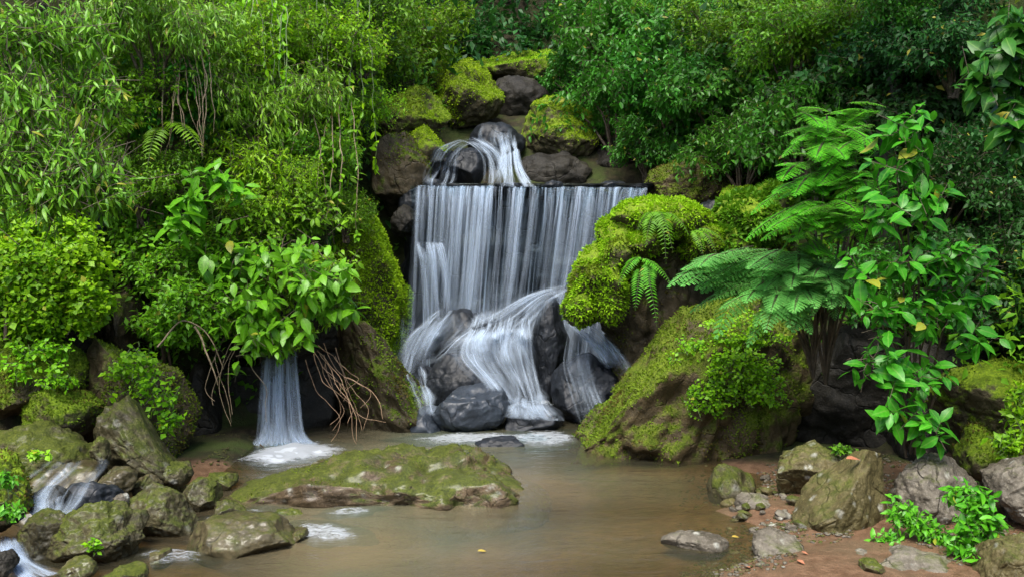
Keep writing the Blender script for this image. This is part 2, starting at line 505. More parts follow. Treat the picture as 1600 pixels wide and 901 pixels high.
class Stems:
    def __init__(s): s.V, s.Q, s.n = [], [], 0
    def tube(s, pts, r0, r1, sides=5):
        pts = np.asarray(pts, float)
        m = len(pts)
        tg = nrm(np.gradient(pts, axis=0))
        up = np.array([0.31, 0.2, 0.93]) if abs(tg[0, 2]) < 0.9 else np.array([0.9, 0.3, 0.1])
        a = nrm(np.cross(tg, up)); b = np.cross(tg, a)
        r = np.linspace(r0, r1, m)
        th = np.arange(sides) * 2 * math.pi / sides
        ring = pts[:, None] + r[:, None, None] * (np.cos(th)[None, :, None] * a[:, None] + np.sin(th)[None, :, None] * b[:, None])
        s.V.append(ring.reshape(-1, 3))
        i = np.arange(sides); j = (i + 1) % sides
        qs = []
        for k in range(m - 1):
            qs.append(np.stack([k * sides + i, k * sides + j, (k + 1) * sides + j, (k + 1) * sides + i], -1))
        qs.append(np.stack([(m - 1) * sides + i[[0]], (m - 1) * sides + i[[1]], (m - 1) * sides + i[[2]], (m - 1) * sides + i[[sides - 1]]], -1)) if sides > 3 else None
        s.Q.append(np.concatenate(qs) + s.n)
        s.n += m * sides
    def twigs(s, A, B, r):
        """many straight three-sided twigs"""
        d = nrm(B - A)
        up = np.where(np.abs(d[:, 2:3]) < 0.9, np.array([[0, 0, 1.0]]), np.array([[1.0, 0, 0]]))
        a = nrm(np.cross(d, up)); b = np.cross(d, a)
        V = []
        for k in range(3):
            o = math.cos(k * 2.0944) * a + math.sin(k * 2.0944) * b
            V += [A + o * r, B + o * r * 0.5]
        V = np.stack(V, 1)
        f = np.array([(0, 2, 3, 1), (2, 4, 5, 3), (4, 0, 1, 5)])
        s.V.append(V.reshape(-1, 3))
        s.Q.append((s.n + np.arange(len(A))[:, None, None] * 6 + f[None]).reshape(-1, 4))
        s.n += 6 * len(A)
    def mesh(s, name, mat, origin=(0, 0, 0)):
        return mk(name, np.concatenate(s.V) - np.asarray(origin), None, np.concatenate(s.Q), mat)

def curve(a, b, sag=0.0, n=8, wob=0.0, rng=None, bulge=(0, 0, 0)):
    a, b = np.asarray(a, float), np.asarray(b, float)
    t = np.linspace(0, 1, n)[:, None]
    p = a + (b - a) * t + np.array([0, 0, -1.0]) * sag * (4 * t * (1 - t)) + np.asarray(bulge) * (4 * t * (1 - t))
    if wob and rng is not None:
        ph = rng.uniform(0, 6.28, 3); fr = rng.uniform(3, 9, 3)
        p = p + wob * np.sin(t * fr + ph) * np.minimum(1, 4 * t * (1 - t) + 0.0)
    return p

ROCKS = []            # (world verts, tris) of every rock, for water that runs over them
def moss_part(o, V, T, seed, dens, kind, lo=0.15, size=0.022, loc=(0, 0, 0)):
    rng = np.random.default_rng(seed + 500)
    def wgt(c, n_):
        m = n_[:, 2] * 0.6 + fbm((c + seed) * 2.6, 3, 3) * 0.55
        return np.clip((m - lo) * 4, 0, 1)
    Nn, ar = tri_normals(V, T)
    n = int(dens * (ar * wgt(V[T].mean(1), Nn)).sum())
    n = min(n, 26000)
    if n < 800: return
    p, nn = sample(V, T, n, rng, wgt)
    L = Leaves()
    d = nn * 0.8 + rng.normal(size=(n, 3)) * 0.75 + np.array([0, 0, 0.15])
    cl = np.clip(0.5 + fbm(p * 4 + seed, 7, 3) * 0.75 + rng.normal(size=n) * 0.16, 0, 1)
    L.add(p - nn * 0.004, d, nn + rng.normal(size=(n, 3)) * 0.6, size * rng.uniform(0.6, 1.4, n), 'flake', rng, cl)
    link('moss', L.mesh('moss', M[kind]), o)

def rock(name, label, box_, Y, depth, mat, cat='boulder', seed=None, moss=0, mkind='fuzz_olive', lo=0.15, msize=0.022, group=None, **kw):
    u0, v0, u1, v1 = box_
    a, b = P(u0, (v0 + v1) / 2, Y), P(u1, (v0 + v1) / 2, Y)
    top, bot = P((u0 + u1) / 2, v0, Y), P((u0 + u1) / 2, v1, Y)
    dims = (b[0] - a[0], depth, top[2] - bot[2])
    seed = seed if seed is not None else abs(hash_(label)) % 9973
    V, T = rock_geo(seed, dims, **kw)
    loc = ((a[0] + b[0]) / 2, Y, bot[2])
    o = link(name, mk(name, V, T, None, M[mat]), None, loc)
    tag(o, label, cat, group)
    ROCKS.append((V + np.array(loc), T))
    if moss: moss_part(o, V, T, seed, moss, mkind, lo, msize)
    return o

def hash_(s):
    h = 7
    for ch in s: h = (h * 131 + ord(ch)) & 0x7fffffff
    return h

# the wall the water drops from and its lip
rock('rock_ledge', 'sheer dark rock wall behind the curtain of the main waterfall', (622, 287, 1035, 640), 9.9, 0.9, 'wet', 'rock wall', box=9, cuts=0, rough=0.8, sub=6)
rock('rock_shelf', 'thin dark stone shelf forming the lip of the main waterfall', (640, 285, 1018, 297), 9.75, 0.8, 'wet', 'rock shelf', box=8, cuts=0, rough=2.0, sub=6)
for lab_, bx_, Y_ in (('small black stone breaking the lip near its left end', (660, 279, 690, 296), 9.5), ('low black stone breaking the lip below the upper cascade', (842, 281, 880, 297), 9.46),
                      ('flat black stone breaking the lip near its right end', (935, 282, 985, 299), 9.5), ('black stone leaning at the left corner of the main curtain', (622, 288, 660, 345), 9.45)):
    rock('stone', lab_, bx_, Y_, 0.22, 'wet', 'stone', cuts=7, rough=0.8)
# boulders in the cascade
rock('boulder', 'big smooth wet grey boulder at the foot of the cascade, on the pool', (668, 602, 799, 690), 7.95, 0.55, 'wetgrey', cuts=5, roll=-8, rough=0.5, sub=6)
rock('boulder', 'low sloping wet grey boulder touching the left of the smooth grey one', (612, 630, 722, 692), 7.95, 0.5, 'wetgrey', cuts=5, roll=-14, rough=0.5)
rock('boulder', 'rounded dark boulder behind and above the big smooth wet grey one', (660, 546, 780, 650), 8.35, 0.5, 'wet', cuts=6, rough=0.5, sub=6)
rock('boulder', 'tall black boulder standing under the right half of the main fall', (816, 455, 892, 640), 8.85, 0.5, 'wet', cuts=8, rough=0.5, sub=6)
rock('boulder', 'angular black boulder beside the pool right of the cascade, water running down it', (860, 546, 974, 676), 8.3, 0.6, 'wet', cuts=9, roll=10, rough=0.5, sub=6)
rock('boulder', 'flat dark stone at the foot of the cascade before the white foam', (786, 626, 882, 684), 7.95, 0.4, 'wet', cuts=6, rough=0.5)
rock('boulder', 'domed boulder veiled by the left fan of white water', (672, 482, 756, 600), 8.95, 0.5, 'wet', cuts=4, rough=0.5)
rock('boulder', 'stepped boulder under the bright middle cascade', (728, 512, 842, 660), 8.65, 0.55, 'wet', cuts=6, rough=0.5)
rock('boulder', 'small black rock knob splitting the water at the left of the main curtain', (645, 378, 680, 420), 9.35, 0.3, 'wet', cuts=5, rough=0.5)
rock('boulder', 'dark rock base at the left foot of the cascade, under thin white water', (618, 560, 700, 650), 8.7, 0.6, 'wet', cuts=5, rough=0.5)
rock('boulder', 'low black stone between the long mossy rock and the cascade foam', (738, 681, 822, 712), 7.35, 0.25, 'wet', 'stone', cuts=6)
rock('boulder', 'dark broken rock right of the angular black boulder, below the fern rock', (940, 560, 1030, 660), 8.5, 0.5, 'dark', cuts=9)
# upper cascade
rock('boulder', 'rounded black rock in the middle of the upper cascade above the lip', (692, 230, 762, 296), 10.15, 0.4, 'wet', cuts=5, rough=0.5)
rock('boulder', 'dark wet rock at the very top of the upper cascade', (730, 190, 822, 275), 10.75, 0.5, 'wet', cuts=7, rough=0.5)
rock('boulder', 'wet dark rock slope under the left branch of the upper cascade', (664, 232, 735, 300), 10.5, 0.5, 'wet', cuts=6, rough=0.5)
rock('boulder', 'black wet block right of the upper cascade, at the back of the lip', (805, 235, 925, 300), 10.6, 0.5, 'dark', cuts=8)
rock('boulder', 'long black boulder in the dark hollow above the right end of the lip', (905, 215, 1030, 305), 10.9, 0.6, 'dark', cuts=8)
# left of the fall
rock('boulder', 'tall rock pillar with bright moss on its face, left of the main curtain', (525, 335, 640, 620), 8.95, 0.9, 'moss', cuts=7, box=2.5, moss=13000, mkind='fuzz_bright', lo=-0.4, msize=0.028, sub=6)
rock('boulder', 'dark brown boulder with mossy shoulder between root tangle and cascade', (500, 494, 704, 706), 8.1, 0.85, 'brown', cuts=5, prof=[(-1, .95), (-.5, 1), (.05, .82), (.55, .56), (1, .3)], moss=5000, mkind='fuzz_olive', lo=0.05, sub=6)
rock('boulder', 'square grey-brown rock stack above the moss pillar, topped with yellow moss', (578, 205, 675, 345), 9.75, 0.8, 'brown', cuts=7, box=3, moss=5000, mkind='fuzz_olive', lo=0.25, sub=6)
rock('boulder', 'rounded boulder capped with yellow-green moss at upper left of the fall', (586, 136, 706, 250), 10.35, 0.8, 'moss', cuts=6, moss=7000, mkind='fuzz_bright', lo=-0.2, sub=6)
rock('boulder', 'small mossy stone wedged beside the left edge of the upper cascade', (636, 195, 700, 260), 9.95, 0.35, 'moss', cuts=6, moss=7000, mkind='fuzz_bright', lo=0.05)
rock('boulder', 'small bare grey block at the left end of the lip', (632, 248, 672, 300), 9.6, 0.3, 'brown', cuts=8, box=2)
rock('boulder', 'dark broken stone protruding between moss pillar and curtain', (610, 318, 655, 372), 9.3, 0.3, 'dark', cuts=8)
rock('boulder', 'steep boulder with bright green moss above the upper cascade', (682, 88, 788, 205), 11.3, 0.9, 'moss', cuts=6, roll=18, moss=6500, mkind='fuzz_bright', lo=-0.05, sub=6)
rock('boulder', 'green hummock of mossy rock left behind the steep mossy boulder', (610, 85, 735, 190), 11.9, 1.0, 'moss', cuts=5, moss=6000, mkind='fuzz_bright', lo=-0.1, sub=6)
rock('boulder', 'broad mossy boulder hanging over the right of the upper cascade', (808, 150, 935, 262), 10.95, 0.8, 'moss', cuts=6, moss=6000, mkind='fuzz_bright', lo=0.1, sub=6)
rock('rock_slab', 'long flat slab carpeted with moss bridging the top of the gorge', (722, 78, 900, 140), 12.8, 1.0, 'moss', 'rock slab', cuts=5, roll=5, moss=7000, mkind='fuzz_bright', lo=-0.1, sub=6)
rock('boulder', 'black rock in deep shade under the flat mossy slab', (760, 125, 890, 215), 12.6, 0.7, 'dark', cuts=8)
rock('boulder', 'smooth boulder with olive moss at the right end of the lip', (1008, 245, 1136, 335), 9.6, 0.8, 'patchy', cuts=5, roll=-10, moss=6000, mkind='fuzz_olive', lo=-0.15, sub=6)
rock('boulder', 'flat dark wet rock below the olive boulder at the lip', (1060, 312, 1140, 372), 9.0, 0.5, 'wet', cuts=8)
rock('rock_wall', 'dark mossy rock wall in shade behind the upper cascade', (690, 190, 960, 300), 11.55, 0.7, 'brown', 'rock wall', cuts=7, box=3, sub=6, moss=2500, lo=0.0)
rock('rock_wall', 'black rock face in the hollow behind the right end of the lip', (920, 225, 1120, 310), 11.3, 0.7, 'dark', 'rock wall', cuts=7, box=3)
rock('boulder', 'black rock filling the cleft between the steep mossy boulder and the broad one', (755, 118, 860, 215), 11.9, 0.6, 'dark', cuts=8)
# right of the fall
rock('boulder', 'overhanging boulder wearing a thick cushion of bright moss and ferns', (930, 345, 1135, 640), 8.4, 0.95, 'brown', cuts=7, rough=1.2, sub=6, moss=3500, lo=0.25)
rock('boulder', 'big moss-covered boulder sloping into the right side of the pool', (892, 468, 1275, 780), 7.35, 1.2, 'patchy', cuts=8, moss=5500, mkind='fuzz_olive', lo=-0.05, sub=6, seed=77, rough=1.7, prof=[(-1, .3), (-.7, .5), (-.3, .74), (.1, .93), (.5, 1), (1, .97)])
rock('boulder', 'low brown mossy toe of rock at the pool edge beside the big mossy boulder', (888, 630, 1010, 730), 7.55, 0.6, 'brown', cuts=6, roll=-16, moss=3500, mkind='fuzz_olive', lo=0.1, sub=6)
rock('boulder', 'green mossy rock bank behind the feathery plant, right of the moss cushion', (1105, 290, 1235, 420), 8.7, 0.8, 'moss', cuts=5, moss=8000, mkind='fuzz_bright', lo=-0.2, sub=6)
rock('rock_wall', 'dark recessed rock face in the hollow below the feathery plant', (1210, 500, 1420, 735), 7.35, 0.9, 'dark', 'rock wall', cuts=8, box=3, sub=6)
rock('rock_wall', 'dark damp rock face behind the lower leaves of the broad-leaved shrub', (1390, 520, 1560, 740), 6.9, 0.9, 'dark', 'rock wall', cuts=8, box=3, sub=6)
rock('boulder', 'mossy boulder half hidden behind the broad-leaved shrub at the frame edge', (1455, 555, 1640, 720), 6.35, 0.8, 'moss', cuts=6, moss=5000, mkind='fuzz_olive', lo=0.05, sub=6)
# right shore
rock('boulder', 'flat-topped boulder with a mossy rim behind the big tilted slab', (1205, 688, 1338, 800), 6.0, 0.6, 'tan', cuts=7, roll=6, moss=3000, mkind='fuzz_olive', lo=0.35, sub=6, seed=31)
rock('boulder', 'big tilted tan boulder with white specks, right of the pool', (1240, 703, 1394, 868), 5.35, 0.5, 'tan', cuts=6, box=1.2, rough=0.8, sub=6, seed=4, prof=[(-1, .5), (-.7, .66), (0, .84), (.45, 1), (.9, 1), (1, .9)])
rock('boulder', 'bare grey two-lobed boulder right of the big tilted slab', (1398, 712, 1548, 850), 5.45, 0.5, 'grey', cuts=6, rough=1.1, sub=6, seed=19)
rock('boulder', 'pale grey boulder at the right edge above the leafy plant', (1542, 706, 1650, 815), 5.35, 0.5, 'grey', cuts=6, sub=6)
rock('boulder', 'mossy orange-green rock behind the grey boulders on the right', (1500, 668, 1600, 752), 5.95, 0.5, 'moss', cuts=6, moss=4000, mkind='fuzz_olive', lo=0.1)
rock('boulder', 'smooth brown rock cut off by the lower right corner', (1526, 832, 1660, 940), 4.5, 0.5, 'tan', cuts=4, roll=-18, sub=6)
rock('rock_slab', 'flat grey slab in the sand at the bottom right', (1352, 856, 1492, 925), 4.7, 0.45, 'grey', 'rock slab', cuts=7, sub=6)
rock('stone', 'thin flat grey stone left of the bottom slab', (1312, 858, 1372, 884), 4.8, 0.25, 'grey', 'stone', cuts=6)
rock('stone', 'small dark round stone leaning on the bottom slab', (1345, 872, 1380, 905), 4.55, 0.15, 'olive', 'stone', cuts=5)
rock('stone', 'knobbly grey-green stone alone on the red sand', (1176, 832, 1258, 888), 4.95, 0.3, 'grey', 'stone', cuts=8, seed=9)
rock('stone', 'flat wet stone lying in the shallows before the sand', (1032, 828, 1140, 866), 5.1, 0.28, 'grey', 'stone', cuts=7)
rock('boulder', 'lumpy mossy stone at the water edge left of the pebbles', (1106, 724, 1184, 805), 6.05, 0.4, 'olive', cuts=7, moss=3000, lo=0.15)
rock('stone', 'small tan stone below the lumpy mossy stone', (1148, 770, 1200, 805), 5.7, 0.2, 'grey', 'stone', cuts=7)
# the long rock in the pool
rock('boulder', 'long low mossy rock lying across the pool with a sandy waterline', (366, 694, 866, 842), 6.32, 1.3, 'sandrock', cuts=6, box=2, yaw=9, prof=[(-1, .66), (-.5, .86), (0, .95), (.6, 1), (1, .85)], rough=1.6, moss=1500, mkind='fuzz_olive', lo=0.5, sub=6, seed=12, msize=0.014)
# left shore
rock('boulder', 'round olive boulder at the left edge with a water film before it', (-45, 660, 165, 820), 6.0, 0.7, 'olive', cuts=2, seed=66, moss=2500, lo=0.35, sub=6, msize=0.016)
rock('boulder', 'big wedge-shaped olive boulder peaking left, beside the round one', (146, 618, 298, 765), 6.1, 0.55, 'olive', cuts=6, sub=6, rough=0.9, seed=23, prof=[(-1, .85), (-.75, 1), (-.3, .88), (.4, .5), (1, .25)])
rock('boulder', 'upright mossy boulder draped with creeper above the wedge-shaped one', (120, 528, 300, 730), 6.85, 0.7, 'brown', cuts=6, box=1.5, moss=6000, mkind='fuzz_olive', lo=0.0, sub=6)
rock('boulder', 'mossy boulder under the yellow-green bush at the left edge', (-60, 515, 138, 670), 6.85, 0.8, 'moss', cuts=6, moss=6000, mkind='fuzz_olive', lo=0.0, sub=6)
rock('boulder', 'low mossy stone tucked behind the round olive boulder', (28, 606, 155, 690), 6.5, 0.5, 'moss', cuts=5, moss=5000, mkind='fuzz_olive', lo=0.0)
rock('stone', 'small olive stone wedged between round and wedge-shaped boulders', (143, 680, 174, 724), 5.75, 0.15, 'olive', 'stone', cuts=5)
rock('stone', 'wet grey stone below the wedge-shaped boulder', (148, 728, 215, 778), 5.6, 0.25, 'olive_wet', 'stone', cuts=8)
rock('boulder', 'black pointed stone beside the film of water', (106, 748, 190, 796), 5.4, 0.25, 'wet', 'stone', cuts=8)
rock('boulder', 'grey-topped boulder with mossy belly, between pool rock and left shore', (192, 753, 324, 862), 5.4, 0.45, 'olive', cuts=7, roll=18, moss=2000, lo=0.3, sub=6, msize=0.016)
rock('boulder', 'dark rounded boulder at lower left, partner of the ribbed one', (28, 794, 140, 892), 5.0, 0.35, 'olive', cuts=6, sub=6)
rock('boulder', 'ribbed faceted boulder with pale edges at lower left', (84, 781, 224, 898), 4.95, 0.4, 'olive', cuts=9, roll=-10, rough=1.2, sub=6, seed=41)
rock('boulder', 'low loaf-shaped boulder with a shiny wet top by the left shallows', (286, 804, 462, 884), 5.1, 0.45, 'olive_wet', cuts=4, roll=-4, rough=0.5, sub=6, seed=57)
rock('boulder', 'mossy boulder cut off by the left edge, with green sprouts', (-60, 704, 48, 850), 5.0, 0.45, 'moss', cuts=5, moss=3000, lo=0.1, sub=6)
rock('stone', 'dark triangular stone between sprouting boulder and ribbed boulder', (38, 762, 110, 812), 5.2, 0.25, 'dark', 'stone', cuts=8)
rock('stone', 'small mossy stone right of the grey-topped boulder', (284, 744, 342, 795), 5.75, 0.25, 'olive', 'stone', cuts=7)
rock('stone', 'flat mossy stone in the trickle right of the wedge-shaped boulder', (236, 722, 300, 760), 6.0, 0.25, 'olive', 'stone', cuts=6)
rock('stone', 'low flat stone at the sandy edge below the small waterfall', (318, 735, 372, 765), 6.2, 0.25, 'olive', 'stone', cuts=6)
rock('stone', 'little speckled stone at the bottom edge under the ribbed boulder', (92, 870, 152, 910), 4.6, 0.2, 'olive_wet', 'stone', cuts=7)
rock('stone', 'dark stone in the lower left corner beside the spilling water', (-25, 858, 28, 915), 4.55, 0.2, 'dark', 'stone', cuts=7)
rock('stone', 'pale little stone between ribbed and grey-topped boulders', (176, 770, 202, 796), 5.3, 0.12, 'grey', 'stone', cuts=7)
rock('boulder', 'flat rock under the still film of water before the round olive boulder', (36, 722, 176, 830), 5.75, 0.7, 'olive_wet', cuts=4, box=1)
for lab_, bx_, Y_, m_ in (
    ('small wet stone in the water between ribbed and loaf-shaped boulders', (232, 858, 268, 884), 4.9, 'olive_wet'),
    ('brown stone awash at the bottom edge, left of the loaf-shaped boulder', (165, 882, 232, 912), 4.6, 'olive'),
    ('low stone in the channel behind the loaf-shaped boulder', (330, 780, 385, 812), 5.6, 'olive'),
    ('tiny dark stone at the right tip of the loaf-shaped boulder', (448, 826, 482, 850), 5.2, 'olive_wet'),
    ('dark wet stone between the wedge-shaped and the grey-topped boulder', (205, 740, 252, 775), 5.75, 'olive_wet'),
    ('low dark stone at the left foot of the long mossy rock', (420, 792, 480, 822), 5.65, 'olive'),
    ('pale stone half sunk before the middle of the long mossy rock', (508, 790, 560, 812), 5.75, 'wetgrey'),
):
    rock('stone', lab_, bx_, Y_, 0.2, m_, 'stone', cuts=7)
# behind the small fall
rock('rock_wall', 'black recessed rock wall behind the small waterfall', (285, 540, 560, 720), 8.25, 0.7, 'dark', 'rock wall', cuts=7, box=4, sub=6)
rock('rock_shelf', 'overhanging dark rock shelf the small waterfall drops from', (330, 490, 545, 560), 8.0, 0.9, 'dark', 'rock shelf', cuts=6, box=3, sub=6)
rock('boulder', 'dark boulder at the left side of the hollow by the small waterfall', (278, 560, 350, 715), 7.7, 0.6, 'dark', cuts=7)
rock('rock_slab', 'wet bluish rock slab slanting among the leaves on the left bank', (125, 285, 200, 390), 7.7, 0.4, 'wetgrey', 'rock slab', cuts=4, roll=35, seed=3)
rock('boulder', 'grey mossy stone block behind the creeper, left of the hollow', (160, 440, 220, 560), 7.4, 0.5, 'brown', cuts=7, box=2, moss=4000)

# pebbles on the right shore
rng = np.random.default_rng(8)
pv, pt = rock_geo(5, (0.07, 0.06, 0.045), cuts=7, sub=3)
pm = [mk('pebble', pv, pt, None, M[k]) for k in ('grey', 'tan', 'olive', 'grey')]
for k in range(46):
    u, v = rng.uniform(1135, 1262), rng.uniform(742, 832)
    if v < 775 and u > 1215: u -= 60
    z = float(H(*PZ(u, v, 0.02)[:2]))
    q_ = PZ(u, v, z)
    o = link('pebble', pm[k % 4], None, (q_[0], q_[1], float(H(q_[0], q_[1])) - 0.012))
    s = rng.uniform(0.45, 1.5)
    o.scale = (s, s * rng.uniform(0.7, 1.2), s * rng.uniform(0.7, 1.1))
    o.rotation_euler = (rng.uniform(-0.3, 0.3), rng.uniform(-0.3, 0.3), rng.uniform(0, 6))
    tag(o, 'small rounded pebble in the loose heap on the right shore of the pool', 'pebble', 'pebbles on the right shore')

# gravel too fine to count, and bits of dead leaf, on the shores
rng = np.random.default_rng(18)
gv, gt = rock_geo(3, (1, 0.9, 0.6), cuts=6, sub=1)
def gravel(name, label, n, ulo, uhi, vlo, vhi, mat, smin, smax):
    p = np.array([PZ(rng.uniform(ulo, uhi), rng.uniform(vlo, vhi), 0.01) for _ in range(n)])
    p[:, 2] = H(p[:, 0], p[:, 1])
    keep = (p[:, 2] > -0.12) & (fbm(p * 2.5, 2, 3) > -0.25)
    p = p[keep]
    sz = rng.uniform(smin, smax, len(p)) * rng.uniform(0.5, 1, len(p))
    a = rng.uniform(0, 6.28, len(p))
    x = gv[None, :, 0] * np.cos(a)[:, None] - gv[None, :, 1] * np.sin(a)[:, None]
    y = gv[None, :, 0] * np.sin(a)[:, None] + gv[None, :, 1] * np.cos(a)[:, None]
    W = np.stack([x, y, np.repeat(gv[None, :, 2], len(p), 0) - 0.25], -1) * sz[:, None, None] + p[:, None]
    T = (np.arange(len(p))[:, None, None] * len(gv) + gt[None]).reshape(-1, 3)
    tag(link(name, mk(name, W.reshape(-1, 3), T, None, M[mat])), label, 'gravel', None, 'stuff')
gravel('gravel', 'grey gravel strewn over the right shore', 2200, 1090, 1600, 715, 900, 'grey', 0.01, 0.04)
gravel('gravel', 'brown gravel strewn over the right shore', 2600, 1060, 1600, 715, 900, 'tan', 0.008, 0.034)
gravel('gravel', 'dark gravel strewn over the right shore', 1600, 1090, 1600, 715, 860, 'olive', 0.008, 0.034)
gravel('gravel', 'dark gravel on the sandy edge by the small waterfall', 700, 280, 430, 685, 780, 'olive', 0.01, 0.034)

# ------------------------------------------------------------------ water
def water_mat():
    m, nt = newmat('murky_stream_water')
    n = N(nt)
    pos = n('NewGeometry').outputs['Position']
    n1 = n.noise(pos, 0.9, 3, 0.5)
    n2 = n.noise(n('Mapping', {'Vector': pos, 'Scale': (3.0, 9.0, 1.0)}).outputs[0], 1.0, 4, 0.55, 0.6)
    n3 = n.noise(n('Mapping', {'Vector': pos, 'Scale': (14.0, 34.0, 1.0)}).outputs[0], 1.0, 3, 0.5, 0.4)
    murk = n.mix(n.ramp(n1, 0.35, 0.65), (0.16, 0.13, 0.075), (0.115, 0.118, 0.075))
    h = n.math('ADD', n.math('MULTIPLY', n2, 1.0), n.math('MULTIPLY', n3, 0.28))
    bp = n('Bump', {'Height': h, 'Strength': 0.35, 'Distance': 0.05})
    body = n('BsdfDiffuse', {'Color': murk})
    tr = n('BsdfTransparent', {'Color': (0.72, 0.7, 0.5, 1)})
    dep = n('Attribute', attribute_name='depth').outputs['Fac']
    under = n('MixShader', {0: n.ramp(dep, 0.0, 0.36, 0.88, 0.22), 1: body.outputs[0], 2: tr.outputs[0]})
    gl = n('BsdfGlossy', {'Color': (1, 1, 1, 1), 'Roughness': 0.12, 'Normal': bp.outputs[0]})
    fr = n('Fresnel', {'IOR': 1.33, 'Normal': bp.outputs[0]})
    mx = n('MixShader', {0: fr.outputs[0], 1: under.outputs[0], 2: gl.outputs[0]})
    n('OutputMaterial', {0: mx.outputs[0]})
    return m

def white_water(name, sx, sy, lo, hi, white=(0.62, 0.72, 0.86), dens=1.0):
    """falling water: streaks of white, glassy and clear between them (sx, sy: streaks per metre across and down)"""
    m, nt = newmat(name)
    n = N(nt)
    uv = n('UVMap', uv_map='flow').outputs[0]
    op = n('Attribute', attribute_name='op').outputs['Fac']
    a = n.noise(n('Mapping', {'Vector': uv, 'Scale': (sx, sy, 1)}).outputs[0], 1.0, 4, 0.6, 0.0)
    b = n.noise(n('Mapping', {'Vector': uv, 'Scale': (sx * 0.22, sy * 0.5, 1), 'Location': (3.1, 7.7, 0)}).outputs[0], 1.0, 3, 0.5, 0.0)
    f = n.math('ADD', n.math('MULTIPLY', a, 0.6), n.math('MULTIPLY', b, 0.4))
    f = n.math('ADD', f, n.math('MULTIPLY', n.math('SUBTRACT', op, 0.5), 0.6))
    alpha = n.math('MULTIPLY', n.ramp(f, lo, hi, 0.0, dens), n.ramp(op, 0.0, 0.45))
    d = n('BsdfDiffuse', {'Color': (*white, 1)})
    t = n('BsdfTranslucent', {'Color': (*white, 1)})
    wm = n('MixShader', {0: 0.55, 1: d.outputs[0], 2: t.outputs[0]})
    tr = n('BsdfTransparent', {'Color': (0.9, 0.95, 0.97, 1)})
    mx = n('MixShader', {0: alpha, 1: tr.outputs[0], 2: wm.outputs[0]})
    gl = n('BsdfGlossy', {'Roughness': 0.25})
    fr = n('LayerWeight', {'Blend': 0.1})
    m2 = n('MixShader', {0: n.math('MULTIPLY', n.math('MULTIPLY', fr.outputs[0], 0.3), alpha), 1: mx.outputs[0], 2: gl.outputs[0]})
    n('OutputMaterial', {0: m2.outputs[0]})
    return m

def thread_mat(name, col):
    m, nt = newmat(name)
    n = N(nt)
    op = n('Attribute', attribute_name='op').outputs['Fac']
    uv = n('UVMap', uv_map='flow').outputs[0]
    a = n.noise(n('Mapping', {'Vector': uv, 'Scale': (9, 1.3, 1)}).outputs[0], 1.0, 3, 0.6)
    alpha = n.math('MULTIPLY', op, n.ramp(a, 0.36, 0.62, 0.12, 1.0), True)
    d = n('BsdfDiffuse', {'Color': (*col, 1)})
    t = n('BsdfTranslucent', {'Color': (*col, 1)})
    wm = n('MixShader', {0: 0.5, 1: d.outputs[0], 2: t.outputs[0]})
    mx = n('MixShader', {0: alpha, 1: n('BsdfTransparent').outputs[0], 2: wm.outputs[0]})
    n('OutputMaterial', {0: mx.outputs[0]})
    return m
M['thread'] = thread_mat('falling_water_thread', (0.58, 0.69, 0.83))
M['froth'] = thread_mat('frothing_water_thread', (0.64, 0.75, 0.88))
M['pool'] = water_mat()
M['curtain'] = white_water('falling_water', 30, 0.5, 0.45, 0.72, (0.66, 0.76, 0.92), dens=0.88)
M['cascade'] = white_water('cascading_water', 34, 1.3, 0.34, 0.78, (0.72, 0.8, 0.92), dens=0.95)
M['foam'] = white_water('white_foam', 22, 55, 0.42, 0.78, (0.78, 0.84, 0.92), dens=0.9)

# pool
px = np.arange(-3.6, 2.2, 0.1); py = np.arange(0.5, 9.45, 0.1)
a, b = np.meshgrid(px, py)
ix = np.arange(a.size).reshape(a.shape)
q = np.stack([ix[:-1, :-1], ix[:-1, 1:], ix[1:, 1:], ix[1:, :-1]], -1).reshape(-1, 4)
zz = fbm(np.stack([a * 1.2, b * 3, a * 0], -1).reshape(-1, 3), 3, 3) * 0.004
me = mk('pool_water', np.stack([a.ravel(), b.ravel(), zz], -1), None, q, M['pool'], attrs={'depth': np.clip(-H(a, b).ravel(), 0, 0.5)})
tag(link('pool_water', me), kind='structure')
# water lying on the shelf above the fall
px = np.arange(-1.3, 1.7, 0.1); py = np.arange(9.4, 10.9, 0.1)
zl = P(820, 288, 9.5)[2] + 0.005
a, b = np.meshgrid(px, py)
ix = np.arange(a.size).reshape(a.shape)
q = np.stack([ix[:-1, :-1], ix[:-1, 1:], ix[1:, 1:], ix[1:, :-1]], -1).reshape(-1, 4)
me = mk('shelf_water', np.stack([a.ravel(), b.ravel(), a.ravel() * 0 + zl], -1), None, q, M['pool'], attrs={'depth': a.ravel() * 0 + 0.1})
tag(link('shelf_water', me), kind='structure')

Vs, Ts, k = [], [], 0
for v_, t_ in ROCKS:
    Vs.append(v_); Ts.append(t_ + k); k += len(v_)
BV = BVHTree.FromPolygons([tuple(x) for x in np.concatenate(Vs)], [tuple(int(i) for i in x) for x in np.concatenate(Ts)])

def crom(rows, n):
    """smooth curve through the given rows (Catmull-Rom), n samples"""
    rows = np.asarray(rows, float)
    m = len(rows)
    t = np.linspace(0, m - 1 - 1e-6, n)
    i = t.astype(int); f = (t - i)[:, None]
    g = lambda j: rows[np.clip(j, 0, m - 1)]
    p0, p1, p2, p3 = g(i - 1), g(i), g(i + 1), g(i + 2)
    return 0.5 * (2 * p1 + (p2 - p0) * f + (2 * p0 - 5 * p1 + 4 * p2 - p3) * f ** 2 + (3 * p1 - p0 - 3 * p2 + p3) * f ** 3)

